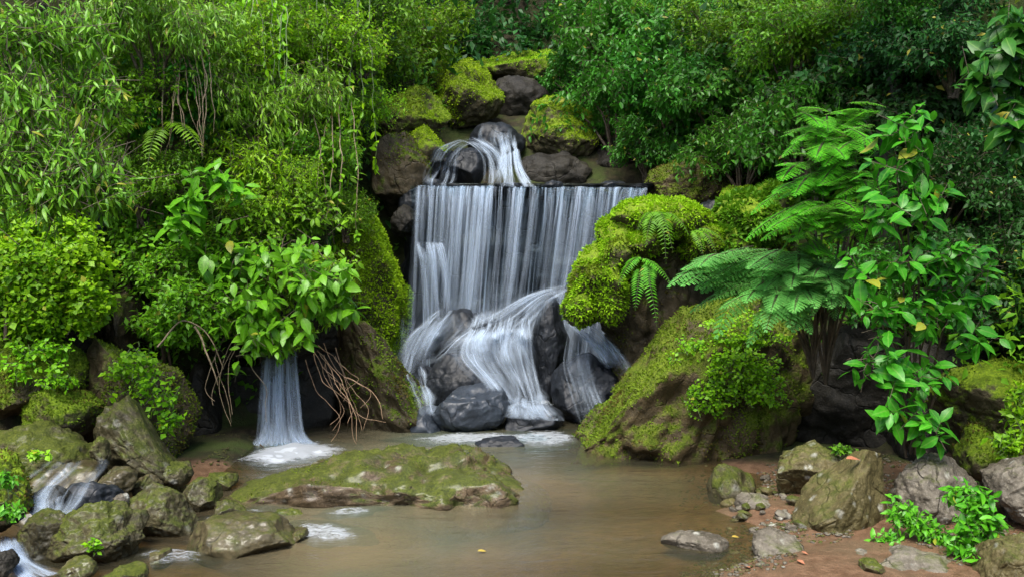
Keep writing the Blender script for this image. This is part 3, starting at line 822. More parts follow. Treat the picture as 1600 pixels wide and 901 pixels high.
def stream(name, rows, mat, parent=None, drape=None, lift=0.03, nu=24, nv=40, op=(1.0,), seed=0, ridges=0.012, edge=0.18, smooth=4):
    """a body of water flowing down through rows of (uL, vL, uR, vR, Y); drape lays it on the rocks it meets"""
    A = np.array([P(r[0], r[1], r[4]) for r in rows]); B = np.array([P(r[2], r[3], r[4]) for r in rows])
    A, B = crom(A, nv), crom(B, nv)
    s = np.linspace(0, 1, nu)
    G = A[:, None] * (1 - s)[None, :, None] + B[:, None] * s[None, :, None]
    if drape:
        yy = G[:, :, 1].copy()
        for i in range(nv):
            for j in range(nu):
                x, y, z = G[i, j]
                hit = BV.ray_cast(Vector((x, y - drape, z)), Vector((0, 1, 0)), drape * 2)
                if hit[0] is not None: yy[i, j] = hit[0].y
        for _ in range(smooth):
            pd = np.pad(yy, 1, mode='edge')
            sm = (pd[:-2, 1:-1] + pd[2:, 1:-1] + pd[1:-1, :-2] + pd[1:-1, 2:]) / 4
            yy = np.minimum(yy, sm * 0.5 + yy * 0.5)
        G[:, :, 1] = yy - lift
    wid = np.linalg.norm(B - A, axis=1)
    ln = np.concatenate([[0], np.cumsum(np.linalg.norm(np.diff((A + B) / 2, axis=0), axis=1))])
    S = (s - 0.5)[None, :] * wid.mean() + np.zeros((nv, 1)); T_ = ln[:, None] + np.zeros((1, nu))
    G[:, :, 1] -= ridges * (1 + vnoise(np.stack([S * 24, T_ * 0.8, S * 0 + seed], -1).reshape(-1, 3), seed).reshape(S.shape))
    o_ = np.interp(np.linspace(0, 1, nv), np.linspace(0, 1, len(op)), op)[:, None] * np.ones((1, nu))
    if edge:
        e = np.minimum(s, 1 - s) / edge
        o_ = o_ * np.clip(e, 0, 1)[None]
    ix = np.arange(nu * nv).reshape(nv, nu)
    q = np.stack([ix[:-1, :-1], ix[:-1, 1:], ix[1:, 1:], ix[1:, :-1]], -1).reshape(-1, 4)
    V = G.reshape(-1, 3)
    return link(name, mk(name, V, None, q, M[mat], uv=np.stack([S.ravel() + seed * 1.7, T_.ravel() + seed], -1), attrs={'op': o_.ravel()}), parent)

def threads(name, rows, n, wd, parent, drape=None, lift=(0.02, 0.07), op=(0, .8, .7, .5), seed=0, drift=0.1, nv=34, conc=None, wob=0.012, gaps=None, mat='thread', brk=((-0.25, 0.35), (0.65, 1.3))):
    """many soft-edged threads of white water running down one after another across the rows"""
    rng = np.random.default_rng(seed + 900)
    A = crom(np.array([P(r[0], r[1], r[4]) for r in rows]), nv); B = crom(np.array([P(r[2], r[3], r[4]) for r in rows]), nv)
    nu = 22
    s = np.linspace(0, 1, nu)
    G = A[:, None] * (1 - s)[None, :, None] + B[:, None] * s[None, :, None]
    if drape:
        yy = G[:, :, 1].copy()
        for i in range(nv):
            for j in range(nu):
                x, y, z = G[i, j]
                hit = BV.ray_cast(Vector((x, y - drape, z)), Vector((0, 1, 0)), drape * 2)
                if hit[0] is not None: yy[i, j] = hit[0].y
        for _ in range(22):
            pd = np.pad(yy, 1, mode='edge')
            yy = np.minimum(yy, (pd[:-2, 1:-1] + pd[2:, 1:-1] + pd[1:-1, :-2] + pd[1:-1, 2:]) / 4)
        G[:, :, 1] = yy
    V, Q, O, UV, k = [], [], [], [], 0
    t = np.linspace(0, 1, nv)
    opc = np.interp(t, np.linspace(0, 1, len(op)), op)
    for m in range(n):
        s0 = rng.random() if conc is None else np.clip(rng.normal(conc[0], conc[1]), 0, 1)
        if gaps is not None:
            for _ in range(30):
                if rng.random() < np.clip(0.42 + 0.9 * fbm(np.array([[s0 * gaps, 0.5, 0.5]]), 5, 2)[0], 0.04, 1): break
                s0 = rng.random()
        sc = np.clip(s0 + drift * (t ** 1.5) * rng.normal() + wob * np.sin(t * rng.uniform(3, 9) + rng.uniform(0, 6)), 0, 1)
        j = np.clip(sc * (nu - 1), 0, nu - 1.001); j0 = j.astype(int); f = (j - j0)[:, None]
        i = np.arange(nv)
        c = G[i, j0] * (1 - f) + G[i, j0 + 1] * f
        c[:, 1] -= rng.uniform(*lift) + 0.02 * np.sin(np.pi * t)
        a_, b_ = rng.uniform(*brk[0]), rng.uniform(*brk[1])
        o_ = opc * rng.uniform(0.35, 1.0) * np.clip((t - a_) * 6, 0, 1) * np.clip((b_ - t) * 3.5, 0, 1)
        w_ = wd * rng.uniform(0.35, 1.4) * (0.7 + 0.7 * t)
        side = nrm(np.gradient(G, axis=1)[i, j0]) * w_[:, None] / 2
        rows_ = np.stack([c - side, c - side * 0.35 - np.array([0, .25, 0]) * w_[:, None] * 0.6, c + side * 0.35 - np.array([0, .25, 0]) * w_[:, None] * 0.6, c + side], 1)
        V.append(rows_.reshape(-1, 3))
        O.append((o_[:, None] * np.array([0, 1, 1, 0])[None]).ravel())
        UV.append(np.stack([np.tile([0, .3, .7, 1.0], nv) * 0.5 + m * 3.7, np.repeat(t * 2 + rng.random() * 9, 4)], -1))
        ix = k + np.arange(nv * 4).reshape(nv, 4)
        Q.append(np.stack([ix[:-1, :-1], ix[:-1, 1:], ix[1:, 1:], ix[1:, :-1]], -1).reshape(-1, 4))
        k += nv * 4
    o = link(name, mk(name, np.concatenate(V), None, np.concatenate(Q), M[mat], uv=np.concatenate(UV), attrs={'op': np.concatenate(O)}), parent)
    reparent(o, parent)
    return o

def empty(name, loc, label, cat, group=None):
    o = bpy.data.objects.new(name, None)
    COL.objects.link(o)
    o.location = loc
    o.empty_display_size = 0.2
    return tag(o, label, cat, group)

def reparent(o, par):
    o.parent = par
    o.location = tuple(np.array(o.location) - np.array(par.location))

fall = empty('waterfall', P(820, 640, 9.2), 'wide silky white waterfall dropping as a curtain from the rock lip', 'waterfall')
for k, (dy, opv) in enumerate(((0.0, (0.6, 0.5, 0.46, 0.46, 0.5)), (0.05, (0.5, 0.42, 0.38, 0.38, 0.42)))):
    reparent(stream('curtain', [(640, 287, 1012, 290, 9.62 - dy * .3), (641, 290, 1012, 294, 9.43 - dy * .3), (642, 297, 1010, 301, 9.36 - dy), (643, 330, 1006, 334, 9.28 - dy),
                            (640, 420, 990, 420, 9.2 - dy), (636, 600, 960, 600, 9.12 - dy)], 'curtain', nu=120, nv=40, op=opv, seed=k + 1, ridges=0.02, edge=0.07), fall)
LIP = [(652, 288, 1010, 291, 9.6), (652, 291, 1010, 295, 9.41), (651, 299, 1008, 303, 9.32), (649, 335, 1002, 338, 9.2), (645, 430, 985, 430, 9.1), (638, 560, 950, 560, 9.03)]
threads('thread', LIP, 60, 0.026, fall, lift=(0.0, 0.05), op=(0.7, 0.75, 0.6, 0.5, 0.42, 0.36, 0.2), seed=1, drift=0.005, wob=0.002, gaps=11, brk=((-.3, .12), (.35, 1.3)))
threads('thread', LIP, 44, 0.1, fall, lift=(-0.04, 0.03), op=(0.3, 0.42, 0.38, 0.34, 0.32, 0.3, 0.2), seed=2, drift=0.005, wob=0.002, gaps=11)
threads('thread', LIP, 16, 0.07, fall, lift=(0.0, 0.05), op=(0.5, 0.65, 0.6, 0.55, 0.5, 0.45, 0.2), seed=3, drift=0.004, conc=(0.28, 0.14), wob=0.0015)
threads('thread', [(640, 470, 960, 470, 9.06), (634, 510, 950, 510, 8.98), (630, 560, 940, 560, 8.9)], 24, 0.16, fall, lift=(0.0, 0.06), op=(0.0, 0.25, 0.12), seed=4, drift=0.02, wob=0.004)
threads('thread', [(646, 376, 690, 378, 9.15), (647, 392, 694, 386, 9.05), (652, 430, 700, 430, 9.0), (656, 530, 706, 530, 8.95)], 22, 0.05, fall, op=(0.05, 0.7, 0.5, 0.45, 0.2), seed=5, drift=0.12)

casc = empty('cascade', P(780, 650, 8.4), 'foaming white cascade tumbling over the dark boulders below the curtain', 'cascade')
for nm, rows, n_, wd_, op in (
    ('fan', [(690, 480, 755, 490, 8.8), (664, 500, 762, 512, 8.7), (638, 540, 730, 532, 8.65), (628, 588, 672, 566, 8.6)], 37, 0.055, (0.09, 0.54, 0.46, 0.37, 0.14)),
    ('fan', [(670, 498, 700, 494, 8.75), (645, 520, 690, 525, 8.65), (630, 552, 676, 552, 8.6), (628, 590, 664, 584, 8.55)], 22, 0.069, (0.09, 0.60, 0.54, 0.40, 0.14)),
    ('fan', [(725, 486, 770, 496, 8.75), (745, 510, 780, 514, 8.65), (748, 550, 775, 555, 8.5)], 11, 0.041, (0.00, 0.37, 0.09)),
    ('fall', [(742, 486, 842, 470, 8.75), (733, 512, 835, 508, 8.55), (722, 550, 834, 555, 8.42), (768, 598, 842, 605, 8.3), (802, 645, 860, 648, 8.2)], 63, 0.055, (0.09, 0.68, 0.60, 0.46, 0.40, 0.54)),
    ('fall', [(758, 505, 824, 500, 8.62), (748, 520, 826, 518, 8.46), (742, 540, 828, 545, 8.38), (760, 580, 834, 590, 8.3)], 37, 0.083, (0.09, 0.86, 0.54, 0.05)),
    ('fall', [(792, 588, 845, 590, 8.28), (800, 618, 852, 620, 8.18), (800, 640, 866, 642, 8.1)], 39, 0.062, (0.05, 0.46, 0.86)),
    ('slide', [(878, 446, 896, 452, 8.7), (826, 460, 870, 466, 8.65), (776, 488, 836, 504, 8.6), (730, 510, 816, 534, 8.5)], 33, 0.049, (0.18, 0.63, 0.46, 0.14)),
    ('slide', [(806, 476, 846, 476, 8.6), (790, 520, 830, 530, 8.5), (804, 580, 840, 590, 8.4), (810, 645, 852, 645, 8.15)], 19, 0.049, (0.09, 0.46, 0.46, 0.46, 0.46)),
    ('chute', [(884, 478, 908, 486, 8.6), (888, 506, 938, 512, 8.4), (922, 541, 966, 545, 8.2), (948, 576, 984, 574, 8.1)], 28, 0.049, (0.09, 0.40, 0.46, 0.73, 0.37)),
    ('chute', [(886, 510, 922, 518, 8.4), (880, 560, 924, 566, 8.2), (888, 600, 936, 606, 8.1), (906, 655, 960, 655, 8.0)], 14, 0.049, (0.09, 0.37, 0.32, 0.40, 0.14)),
    ('trickle', [(640, 570, 662, 572, 8.5), (650, 600, 674, 600, 8.3), (664, 634, 696, 636, 8.1)], 9, 0.041, (0.46, 0.63, 0.54, 0.37)),
):
    threads(nm if nm != 'slide' else 'chute', rows, int(n_ * 0.75), wd_ * 0.8, casc, drape=0.32, op=op, mat='froth', gaps=6, wob=0.03, brk=((-.3, .55), (.4, 1.25)), seed=hash_(nm + str(rows[0])) % 500)
    threads(nm if nm != 'slide' else 'chute', rows, int(n_ * 0.7), wd_ * 2.6, casc, drape=0.32, lift=(0.0, 0.05), op=[x * 0.38 for x in op], mat='froth', gaps=6, wob=0.02, seed=hash_(nm + str(rows[1])) % 500)

up = empty('upper_cascade', P(760, 288, 10.0), 'small white cascade splitting round a black rock above the lip', 'cascade')
for rows, n_, op in (
    ([(716, 218, 742, 222, 10.2), (694, 228, 724, 232, 10.1), (680, 244, 708, 248, 10.0), (670, 266, 702, 266, 9.92), (664, 295, 702, 295, 9.84)], 19, (0.09, 0.46, 0.46, 0.42, 0.55)),
    ([(710, 220, 748, 214, 10.1), (735, 226, 772, 228, 10.0), (755, 250, 792, 245, 9.95), (758, 294, 814, 294, 9.85)], 22, (0.09, 0.65, 0.46, 0.60)),
    ([(775, 203, 806, 208, 10.3), (783, 230, 808, 230, 10.15), (780, 262, 814, 262, 10.0), (770, 294, 830, 294, 9.85)], 33, (0.18, 0.60, 0.69, 0.89)),
    ([(700, 220, 720, 228, 10.1), (694, 245, 714, 250, 10.0), (686, 294, 708, 294, 9.9)], 6, (0.09, 0.38, 0.38)),
    ([(745, 196, 800, 200, 10.5), (735, 215, 800, 220, 10.3), (750, 240, 800, 240, 10.1)], 13, (0.09, 0.38, 0.18)),
):
    threads('strand', rows, n_, 0.055, up, drape=0.5, op=op, mat='froth', wob=0.03, brk=((-.3, .5), (.5, 1.25)), seed=int(rows[0][0]) % 37)

sm = empty('waterfall', P(440, 690, 7.55), 'small narrow waterfall falling into the pool from under the leafy shrub', 'waterfall')
threads('strand', [(415, 530, 464, 530, 7.72), (414, 560, 466, 560, 7.64), (409, 620, 471, 620, 7.54), (402, 680, 480, 680, 7.46), (376, 710, 512, 710, 7.36)], 40, 0.05, sm, lift=(-0.02, 0.06), op=(0.45, 0.5, 0.55, 0.65, 0.95), seed=31, drift=0.03, wob=0.006, mat='froth')
threads('splash', [(418, 655, 466, 655, 7.5), (404, 684, 482, 684, 7.42), (380, 706, 520, 704, 7.3), (352, 722, 562, 716, 7.22)], 70, 0.07, sm, lift=(-0.02, 0.05), op=(0.0, 0.4, 0.75, 0.25), seed=32, drift=0.2, mat='froth')
for k in range(1):
    reparent(stream('strand', [(411, 530, 467, 530, 7.72), (410, 560, 468, 560, 7.66), (406, 620, 474, 620, 7.6 - k * .05), (400, 680, 482, 680, 7.56 - k * .08), (384, 706, 500, 706, 7.5 - k * .12)], 'cascade', nu=28, op=(0.4, 0.4, 0.4, 0.45, 0.5), seed=11 + k, edge=0.22), sm)

def foam(name, label, pts, mat='foam', thick=0.02, seed=0, n=28, op=0.9, z=0.006, edge=0.6):
    """a low froth patch on the water; pts = outline centre and radii in photo pixels (u, v, ru, rv, tilt)"""
    u, v, ru, rv, tl = pts
    th = np.linspace(0, 2 * math.pi, 48, endpoint=False)
    V, O, UV = [], [], []
    for k in range(n + 1):
        r = k / n
        cu, su = r * np.cos(th), r * np.sin(th)
        wob = 1 + 0.25 * vnoise(np.stack([np.cos(th) * 2, np.sin(th) * 2, th * 0 + seed], -1), seed) * r
        uu = u + ru * cu * wob * math.cos(tl) - rv * su * wob * math.sin(tl)
        vv = v + ru * cu * wob * math.sin(tl) + rv * su * wob * math.cos(tl)
        for a_, b_ in zip(uu, vv):
            V.append(PZ(a_, b_, z))
        O += [op * min(1, (1 - r) / edge)] * 48
    V = np.array(V)
    nzz = fbm(V * 9 + seed, seed, 3)
    O = np.array(O)
    V[:, 2] += np.clip(O, 0, 1) * thick * (0.6 + 0.6 * nzz)
    i = np.arange(48); j = (i + 1) % 48
    q = np.concatenate([np.stack([k * 48 + i, (k + 1) * 48 + i, (k + 1) * 48 + j, k * 48 + j], -1) for k in range(n)])
    o = link(name, mk(name, V, None, q, M[mat], uv=V[:, :2] + seed, attrs={'op': O}))
    return tag(o, label, 'foam', None, 'stuff')

foam('foam', 'white froth spreading where the small waterfall hits the pool', (455, 710, 95, 20, -0.12), seed=1, op=1.5, thick=0.03, edge=0.8)
foam('foam', 'bright white churn at the foot of the middle cascade', (822, 632, 50, 26, 0), seed=2, op=1.3, thick=0.09, z=0.03)
foam('foam', 'thin line of froth along the foot of the grey boulders', (740, 684, 130, 12, -0.02), seed=3, op=0.75, z=0.008)
foam('foam', 'ripples of froth in front of the angular black boulder', (850, 684, 70, 20, 0.0), seed=4, op=0.7)
foam('foam', 'riffle of white water right of the loaf-shaped boulder', (505, 832, 80, 22, 0.05), seed=5, op=0.7, thick=0.04)
foam('foam', 'riffle of white water behind the loaf-shaped boulder', (375, 808, 80, 14, -0.1), seed=6, op=0.65, thick=0.03)
foam('foam', 'white water below the grey-topped boulder', (268, 868, 70, 20, 0.0), seed=7, op=0.6, thick=0.03)
foam('foam', 'glint of froth at the waterline under the long mossy rock', (545, 800, 60, 9, -0.1), seed=8, op=0.6)

tr = empty('trickle', P(60, 880, 4.7), 'thin spill of white water in the lower left corner', 'trickle')
threads('strand', [(2, 836, 26, 836, 5.0), (8, 852, 36, 850, 4.85), (18, 876, 52, 874, 4.72), (20, 902, 92, 894, 4.55)], 40, 0.05, tr, lift=(0.0, 0.03), op=(0.4, 0.5, 0.5, 0.7), seed=21)
t2 = empty('trickle', P(110, 770, 5.4), 'thin white spill of water between the black pointed stone and the left boulders', 'trickle')
reparent(stream('strand', [(76, 768, 128, 772, 5.5), (86, 778, 130, 780, 5.4), (98, 792, 136, 792, 5.32), (104, 808, 140, 808, 5.25)], 'cascade', t2, nu=20, op=(0.3, 0.6, 0.6, 0.4), seed=22, edge=0.25), t2)
threads('film', [(56, 722, 160, 720, 5.62), (58, 748, 158, 748, 5.48), (66, 774, 150, 778, 5.36), (84, 784, 140, 786, 5.3)], 34, 0.08, t2, drape=0.35, lift=(0.0, 0.02), op=(0.12, 0.25, 0.28, 0.45), seed=41, drift=0.05, mat='froth')

# ------------------------------------------------------------------ plants
UP = np.array([0, 0, 1.0])
def clump(L, S, rng, c, r, n_tw, per, tl, ll, tpl, droop=0.3, upb=0.3, shell=0.55, twr=0.0025, flat=0.8, bias=0.0, spread=0.9, whorl=False):
    c, r = np.asarray(c, float), np.asarray(r, float)
    bias = bias + rng.uniform(-0.22, 0.22)
    o = nrm(rng.normal(size=(n_tw, 3)))
    o[:, 1] -= 0.15
    o = nrm(o)
    rad = shell + (1 - shell) * rng.random(n_tw) ** 0.6
    rad = rad * (0.98 + 0.45 * fbm(o * 1.9 + rng.uniform(0, 90), 2, 2))
    tip = c + o * rad[:, None] * r
    td = nrm(o * 0.9 + rng.normal(size=(n_tw, 3)) * 0.45 + UP * upb)
    st = tip - td * tl * rng.uniform(0.6, 1.2, (n_tw, 1))
    if S is not None: S.twigs(st, tip, twr)
    t = np.linspace(0.25, 1, per)[None, :] + rng.uniform(-0.06, 0.06, (n_tw, per))
    if whorl: t = 0.8 + t * 0.2
    pos = st[:, None] + (tip - st)[:, None] * t[..., None]
    ph = rng.uniform(0, 6.28, (n_tw, 1)) + np.arange(per)[None] * 2.4
    ax = nrm(np.cross(td, UP + 0.01)); bx = np.cross(td, ax)
    side = np.cos(ph)[..., None] * ax[:, None] + np.sin(ph)[..., None] * bx[:, None]
    d = td[:, None] * 0.45 + side * spread - UP * droop + rng.normal(size=pos.shape) * 0.18
    nn = UP * flat + side * 0.15 + rng.normal(size=pos.shape) * 0.38 + np.array([0, -0.35, 0])
    sz = ll * rng.uniform(0.45, 1.25, (n_tw, per)) * rng.uniform(0.75, 1.15, (n_tw, 1)) * (1 - 0.25 * (t > 0.95))
    L.add(pos.reshape(-1, 3), d.reshape(-1, 3), nn.reshape(-1, 3), sz.ravel(), tpl, rng, bias=bias)

def plant(name, label, cat, base, clumps, leaf, stem='bark', ll=0.1, tpl='big', dens=60, per=6, tl=0.22, seed=None, br=0.012, group=None, trunk=True, **kw):
    """base (u, v, Y); clumps (u, v, Y, ru, rv) in photo pixels; one plant with stems and foliage"""
    seed = seed if seed is not None else hash_(label) % 99991
    rng = np.random.default_rng(seed)
    b0 = P(*base)
    L, S = Leaves(), Stems()
    for cl in clumps:
        c = P(*cl[:3]); k = cl[2] / F
        r = np.array([cl[3] * k, min(cl[3], cl[4]) * k * 0.9, cl[4] * k])
        if trunk:
            S.tube(curve(b0 + rng.normal(size=3) * 0.03, c, -0.12 * np.linalg.norm(c - b0), 8, 0.03, rng), br, br * 0.4)
            for _ in range(4):
                S.tube(curve(c + rng.normal(size=3) * r * 0.15, c + nrm(rng.normal(size=3)) * r * 0.75, 0, 5, 0.015, rng), br * 0.45, br * 0.15, 4)
        n = max(6, int(dens * (cl[5] if len(cl) > 5 else 1)))
        clump(L, S, rng, c, r, n, per, tl, ll, tpl, **kw)
    o = empty(name, b0, label, cat, group)
    link('foliage', L.mesh('foliage', M[leaf], b0), o)
    if S.n: link('stems', S.mesh('stems', M[stem], b0), o)
    return o

# --- left bank, near
plant('shrub', 'leafy shrub with large fresh green leaves hanging over the small waterfall', 'shrub', (470, 400, 8.3),
      [(380, 470, 7.2, 70, 60), (480, 440, 7.1, 70, 60), (525, 430, 7.15, 40, 45, .5), (430, 520, 7.15, 70, 35, .8), (360, 400, 7.3, 60, 50, .6), (505, 475, 7.15, 50, 45, .6), (440, 390, 7.3, 70, 40, .7), (400, 530, 7.2, 30, 25, .4)],
      'leaf_fresh', ll=0.125, tpl='ovate', dens=24, per=6, tl=0.27, droop=0.5, br=0.007)
plant('shrub', 'pale sprig with big pointed leaves standing above the hanging shrub', 'shrub', (330, 420, 7.6),
      [(295, 305, 7.25, 40, 30), (320, 270, 7.35, 35, 25), (290, 345, 7.2, 30, 20, .6), (350, 300, 7.35, 40, 30, .5)], 'leaf_fresh', stem='gstem', ll=0.15, tpl='big', dens=7, per=6, tl=0.2, droop=0.3, br=0.006)
plant('shrub', 'mid-green small-leaved shrub filling in behind the large-leaved hanging shrub', 'shrub', (470, 420, 8.6),
      [(470, 330, 7.75, 70, 50), (400, 350, 7.6, 60, 50), (350, 460, 7.55, 60, 60), (440, 440, 7.55, 70, 60), (510, 440, 7.6, 50, 60), (430, 515, 7.5, 70, 30, .7)],
      'leaf_mid', ll=0.065, tpl='big', dens=150, per=7, tl=0.2, droop=0.4, br=0.006, bias=0.1)
plant('bush', 'yellow-green bush with arching sprays above the pale sprig on the left bank', 'bush', (400, 330, 8.6),
      [(400, 250, 7.7, 60, 50), (450, 290, 7.8, 50, 40, .8), (350, 230, 7.9, 50, 40, .7), (500, 240, 8.4, 50, 50, .8), (430, 210, 8.2, 50, 40, .7)],
      'leaf_yellow', ll=0.075, tpl='lance', dens=100, per=8, tl=0.26, droop=0.5, br=0.006)
plant('bush', 'dense yellow-green bush of small leaves at the left edge', 'bush', (70, 540, 7.0),
      [(50, 440, 6.8, 85, 75), (120, 430, 6.9, 55, 65), (30, 380, 7.0, 70, 60), (100, 375, 7.1, 70, 50), (40, 490, 6.7, 60, 40), (140, 480, 6.8, 35, 45, .7)],
      'leaf_yellow', ll=0.055, tpl='round', dens=420, per=6, tl=0.12, twr=0.0015)
plant('bush', 'fresh green small-leaved bush between yellow bush and hanging shrub', 'bush', (260, 560, 7.6),
      [(250, 420, 7.4, 75, 60), (300, 480, 7.2, 70, 60), (220, 360, 7.7, 60, 60), (330, 400, 7.5, 50, 50), (270, 510, 7.2, 60, 30, .7)],
      'leaf_mid', ll=0.06, tpl='small', dens=320, per=6, tl=0.14, twr=0.0015, bias=0.15)
plant('creeper', 'bright creeper trailing over the upright mossy boulder', 'creeper', (215, 545, 6.6),
      [(215, 560, 6.4, 45, 25), (235, 600, 6.4, 40, 40), (190, 580, 6.45, 30, 25, .5), (265, 650, 6.45, 25, 45, .6)], 'leaf_yellow', 'gstem', ll=0.05, tpl='round', dens=38, per=5, tl=0.12, br=0.004, bias=-0.1)
plant('creeper', 'bright creeper over the mossy boulder at the left edge', 'creeper', (60, 540, 6.7),
      [(60, 545, 6.55, 60, 22), (90, 590, 6.5, 40, 25, .6), (30, 580, 6.5, 30, 22, .5)], 'leaf_yellow', 'gstem', ll=0.045, tpl='round', dens=60, per=5, tl=0.1, br=0.004)
plant('sprout', 'tuft of pale green leaves on the sprouting boulder at the left edge', 'sprout', (15, 760, 4.8),
      [(10, 745, 4.72, 22, 14), (22, 795, 4.7, 22, 14), (5, 800, 4.7, 15, 10, .6)], 'leaf_fresh', 'gstem', ll=0.045, tpl='small', dens=16, per=5, tl=0.07, br=0.003)
plant('sprout', 'tiny bright sprout on the round olive boulder', 'sprout', (62, 720, 5.52), [(62, 712, 5.5, 18, 8)], 'leaf_yellow', 'gstem', ll=0.035, tpl='round', dens=14, per=5, tl=0.05, br=0.002)
plant('sprout', 'tiny bright sprout on the face of the ribbed boulder', 'sprout', (146, 860, 4.76), [(147, 850, 4.74, 14, 9)], 'leaf_yellow', 'gstem', ll=0.035, tpl='round', dens=12, per=5, tl=0.05, br=0.002)
# overhanging tree, top left
plant('tree', 'overhanging tree with drooping narrow leaves in the upper left corner', 'tree', (-260, 420, 6.4),
      [(20, 60, 5.8, 80, 60), (110, 60, 6.0, 70, 60), (40, 170, 5.7, 80, 60), (20, 260, 5.6, 70, 60), (110, 260, 5.7, 60, 50), (160, 300, 5.8, 50, 40), (70, 310, 5.6, 60, 40), (140, 160, 6.0, 60, 50, .7), (-40, 330, 5.6, 60, 50)],
      'leaf_willow', ll=0.08, tpl='lance', dens=88, per=10, tl=0.4, droop=0.55, upb=-0.35, br=0.02, spread=0.8)
# --- right side, near
plant('shrub', 'tall broad-leaved glossy shrub on the right, leaves in whorls', 'shrub', (1425, 705, 6.1),
      [(1415, 200, 5.75, 50, 35), (1400, 260, 5.7, 60, 40), (1390, 330, 5.65, 60, 45), (1450, 330, 5.7, 60, 50), (1420, 410, 5.6, 65, 50), (1500, 400, 5.65, 55, 50), (1530, 430, 5.65, 35, 50, .6),
       (1380, 480, 5.55, 60, 45), (1450, 500, 5.55, 60, 50), (1530, 530, 5.6, 45, 35, .7), (1360, 560, 5.5, 50, 40, .8), (1430, 590, 5.5, 55, 45), (1400, 640, 5.45, 40, 35, .7), (1445, 660, 5.45, 35, 35, .6), (1480, 450, 5.7, 60, 40), (1350, 420, 5.7, 40, 50, .6)],
      'leaf_glossy', ll=0.125, tpl='ovate', dens=9, per=6, tl=0.22, droop=0.3, br=0.009)
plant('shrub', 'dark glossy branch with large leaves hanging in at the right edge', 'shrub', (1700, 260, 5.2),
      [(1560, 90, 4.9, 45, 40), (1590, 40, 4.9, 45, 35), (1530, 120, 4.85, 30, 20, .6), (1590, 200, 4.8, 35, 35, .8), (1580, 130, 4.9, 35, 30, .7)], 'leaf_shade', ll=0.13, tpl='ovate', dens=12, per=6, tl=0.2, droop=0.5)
plant('weed', 'lush leafy weed in front of the grey two-lobed boulder', 'weed', (1525, 890, 4.75),
      [(1525, 780, 4.75, 30, 30), (1545, 820, 4.7, 32, 35), (1510, 840, 4.7, 35, 30), (1535, 870, 4.65, 35, 25), (1500, 770, 4.8, 20, 20, .6)], 'leaf_fresh', 'gstem', ll=0.065, tpl='big', dens=30, per=6, tl=0.12, br=0.004)
plant('weed', 'bright small-leaved weed between tilted slab and grey boulder', 'weed', (1400, 860, 5.0),
      [(1410, 800, 5.0, 28, 28), (1385, 845, 4.95, 30, 18), (1440, 820, 4.95, 30, 22), (1465, 840, 4.9, 28, 16, .7)], 'leaf_fresh', 'gstem', ll=0.05, tpl='big', dens=34, per=6, tl=0.1, br=0.004, bias=0.15)
plant('sprout', 'small leafy sprout on the rim of the flat-topped boulder', 'sprout', (1320, 705, 5.8), [(1315, 700, 5.75, 25, 8)], 'leaf_fresh', 'gstem', ll=0.04, tpl='small', dens=16, per=5, tl=0.06, br=0.002)
plant('sprout', 'little green plant growing in the crevice right of the angular black boulder', 'sprout', (1050, 580, 7.75), [(1050, 568, 7.65, 16, 12)], 'leaf_glossy', 'gstem', ll=0.08, tpl='big', dens=5, per=5, tl=0.08, br=0.003)
plant('creeper', 'thick green creeper over the top of the big sloping mossy boulder', 'creeper', (1160, 560, 6.95),
      [(1150, 570, 6.75, 60, 35), (1110, 615, 6.75, 50, 35, .7), (1185, 600, 6.75, 45, 40, .8), (1165, 520, 6.9, 60, 35), (1090, 560, 6.95, 40, 35, .7)], 'leaf_yellow', 'gstem', ll=0.034, tpl='round', dens=230, per=5, tl=0.08, br=0.003, bias=-0.1)
plant('weed', 'yellow-leaved trailing weed over the mossy rock at the right edge', 'weed', (1590, 650, 5.9), [(1590, 640, 5.75, 25, 50), (1575, 690, 5.6, 25, 25, .7)], 'leaf_yellow', 'gstem', ll=0.06, tpl='small', dens=50, per=5, tl=0.12, br=0.003)

# --- moss cushion on the overhanging boulder
def cushion(name, label, blobs, kind, n, size, cat='moss cushion'):
    rng = np.random.default_rng(hash_(label) % 9999)
    V_, T_, k = [], [], 0
    for (u, v, Y, ru, rv, rd) in blobs:
        kx = Y / F
        g, t = rock_geo(int(u) % 97, (2 * ru * kx, rd, 2 * rv * kx), cuts=3, rough=1.6, sub=4)
        g = g + P(u, v + rv, Y)
        V_.append(g); T_.append(t + k); k += len(g)
    V_, T_ = np.concatenate(V_), np.concatenate(T_)
    base = P(blobs[0][0], blobs[0][1], blobs[0][2])
    o = link(name, mk(name, V_ - base, T_, None, M['moss']), None, base)
    tag(o, label, cat)
    L = Leaves()
    p, nn = sample(V_, T_, n, rng, lambda c, m_: np.clip(m_[:, 2] * 0.7 + 0.75 - m_[:, 1] * 0.4, 0.05, 1) * np.clip(0.85 + 1.2 * fbm(c * 7, 6, 2), 0.03, 1))
    d = nn * 0.9 + rng.normal(size=(n, 3)) * 0.55 + np.array([0, -0.15, 0.0])
    tint = np.clip(0.55 + fbm(p * 6, 4, 3) * 0.65 + rng.normal(size=n) * 0.15, 0, 1)
    L.add(p - nn * 0.006, d, UP + nn * 0.6 + rng.normal(size=(n, 3)) * 0.5, size * rng.uniform(0.6, 1.4, n), 'small', rng, tint)
    link('leaflets', L.mesh('leaflets', M[kind], base), o)
    return o
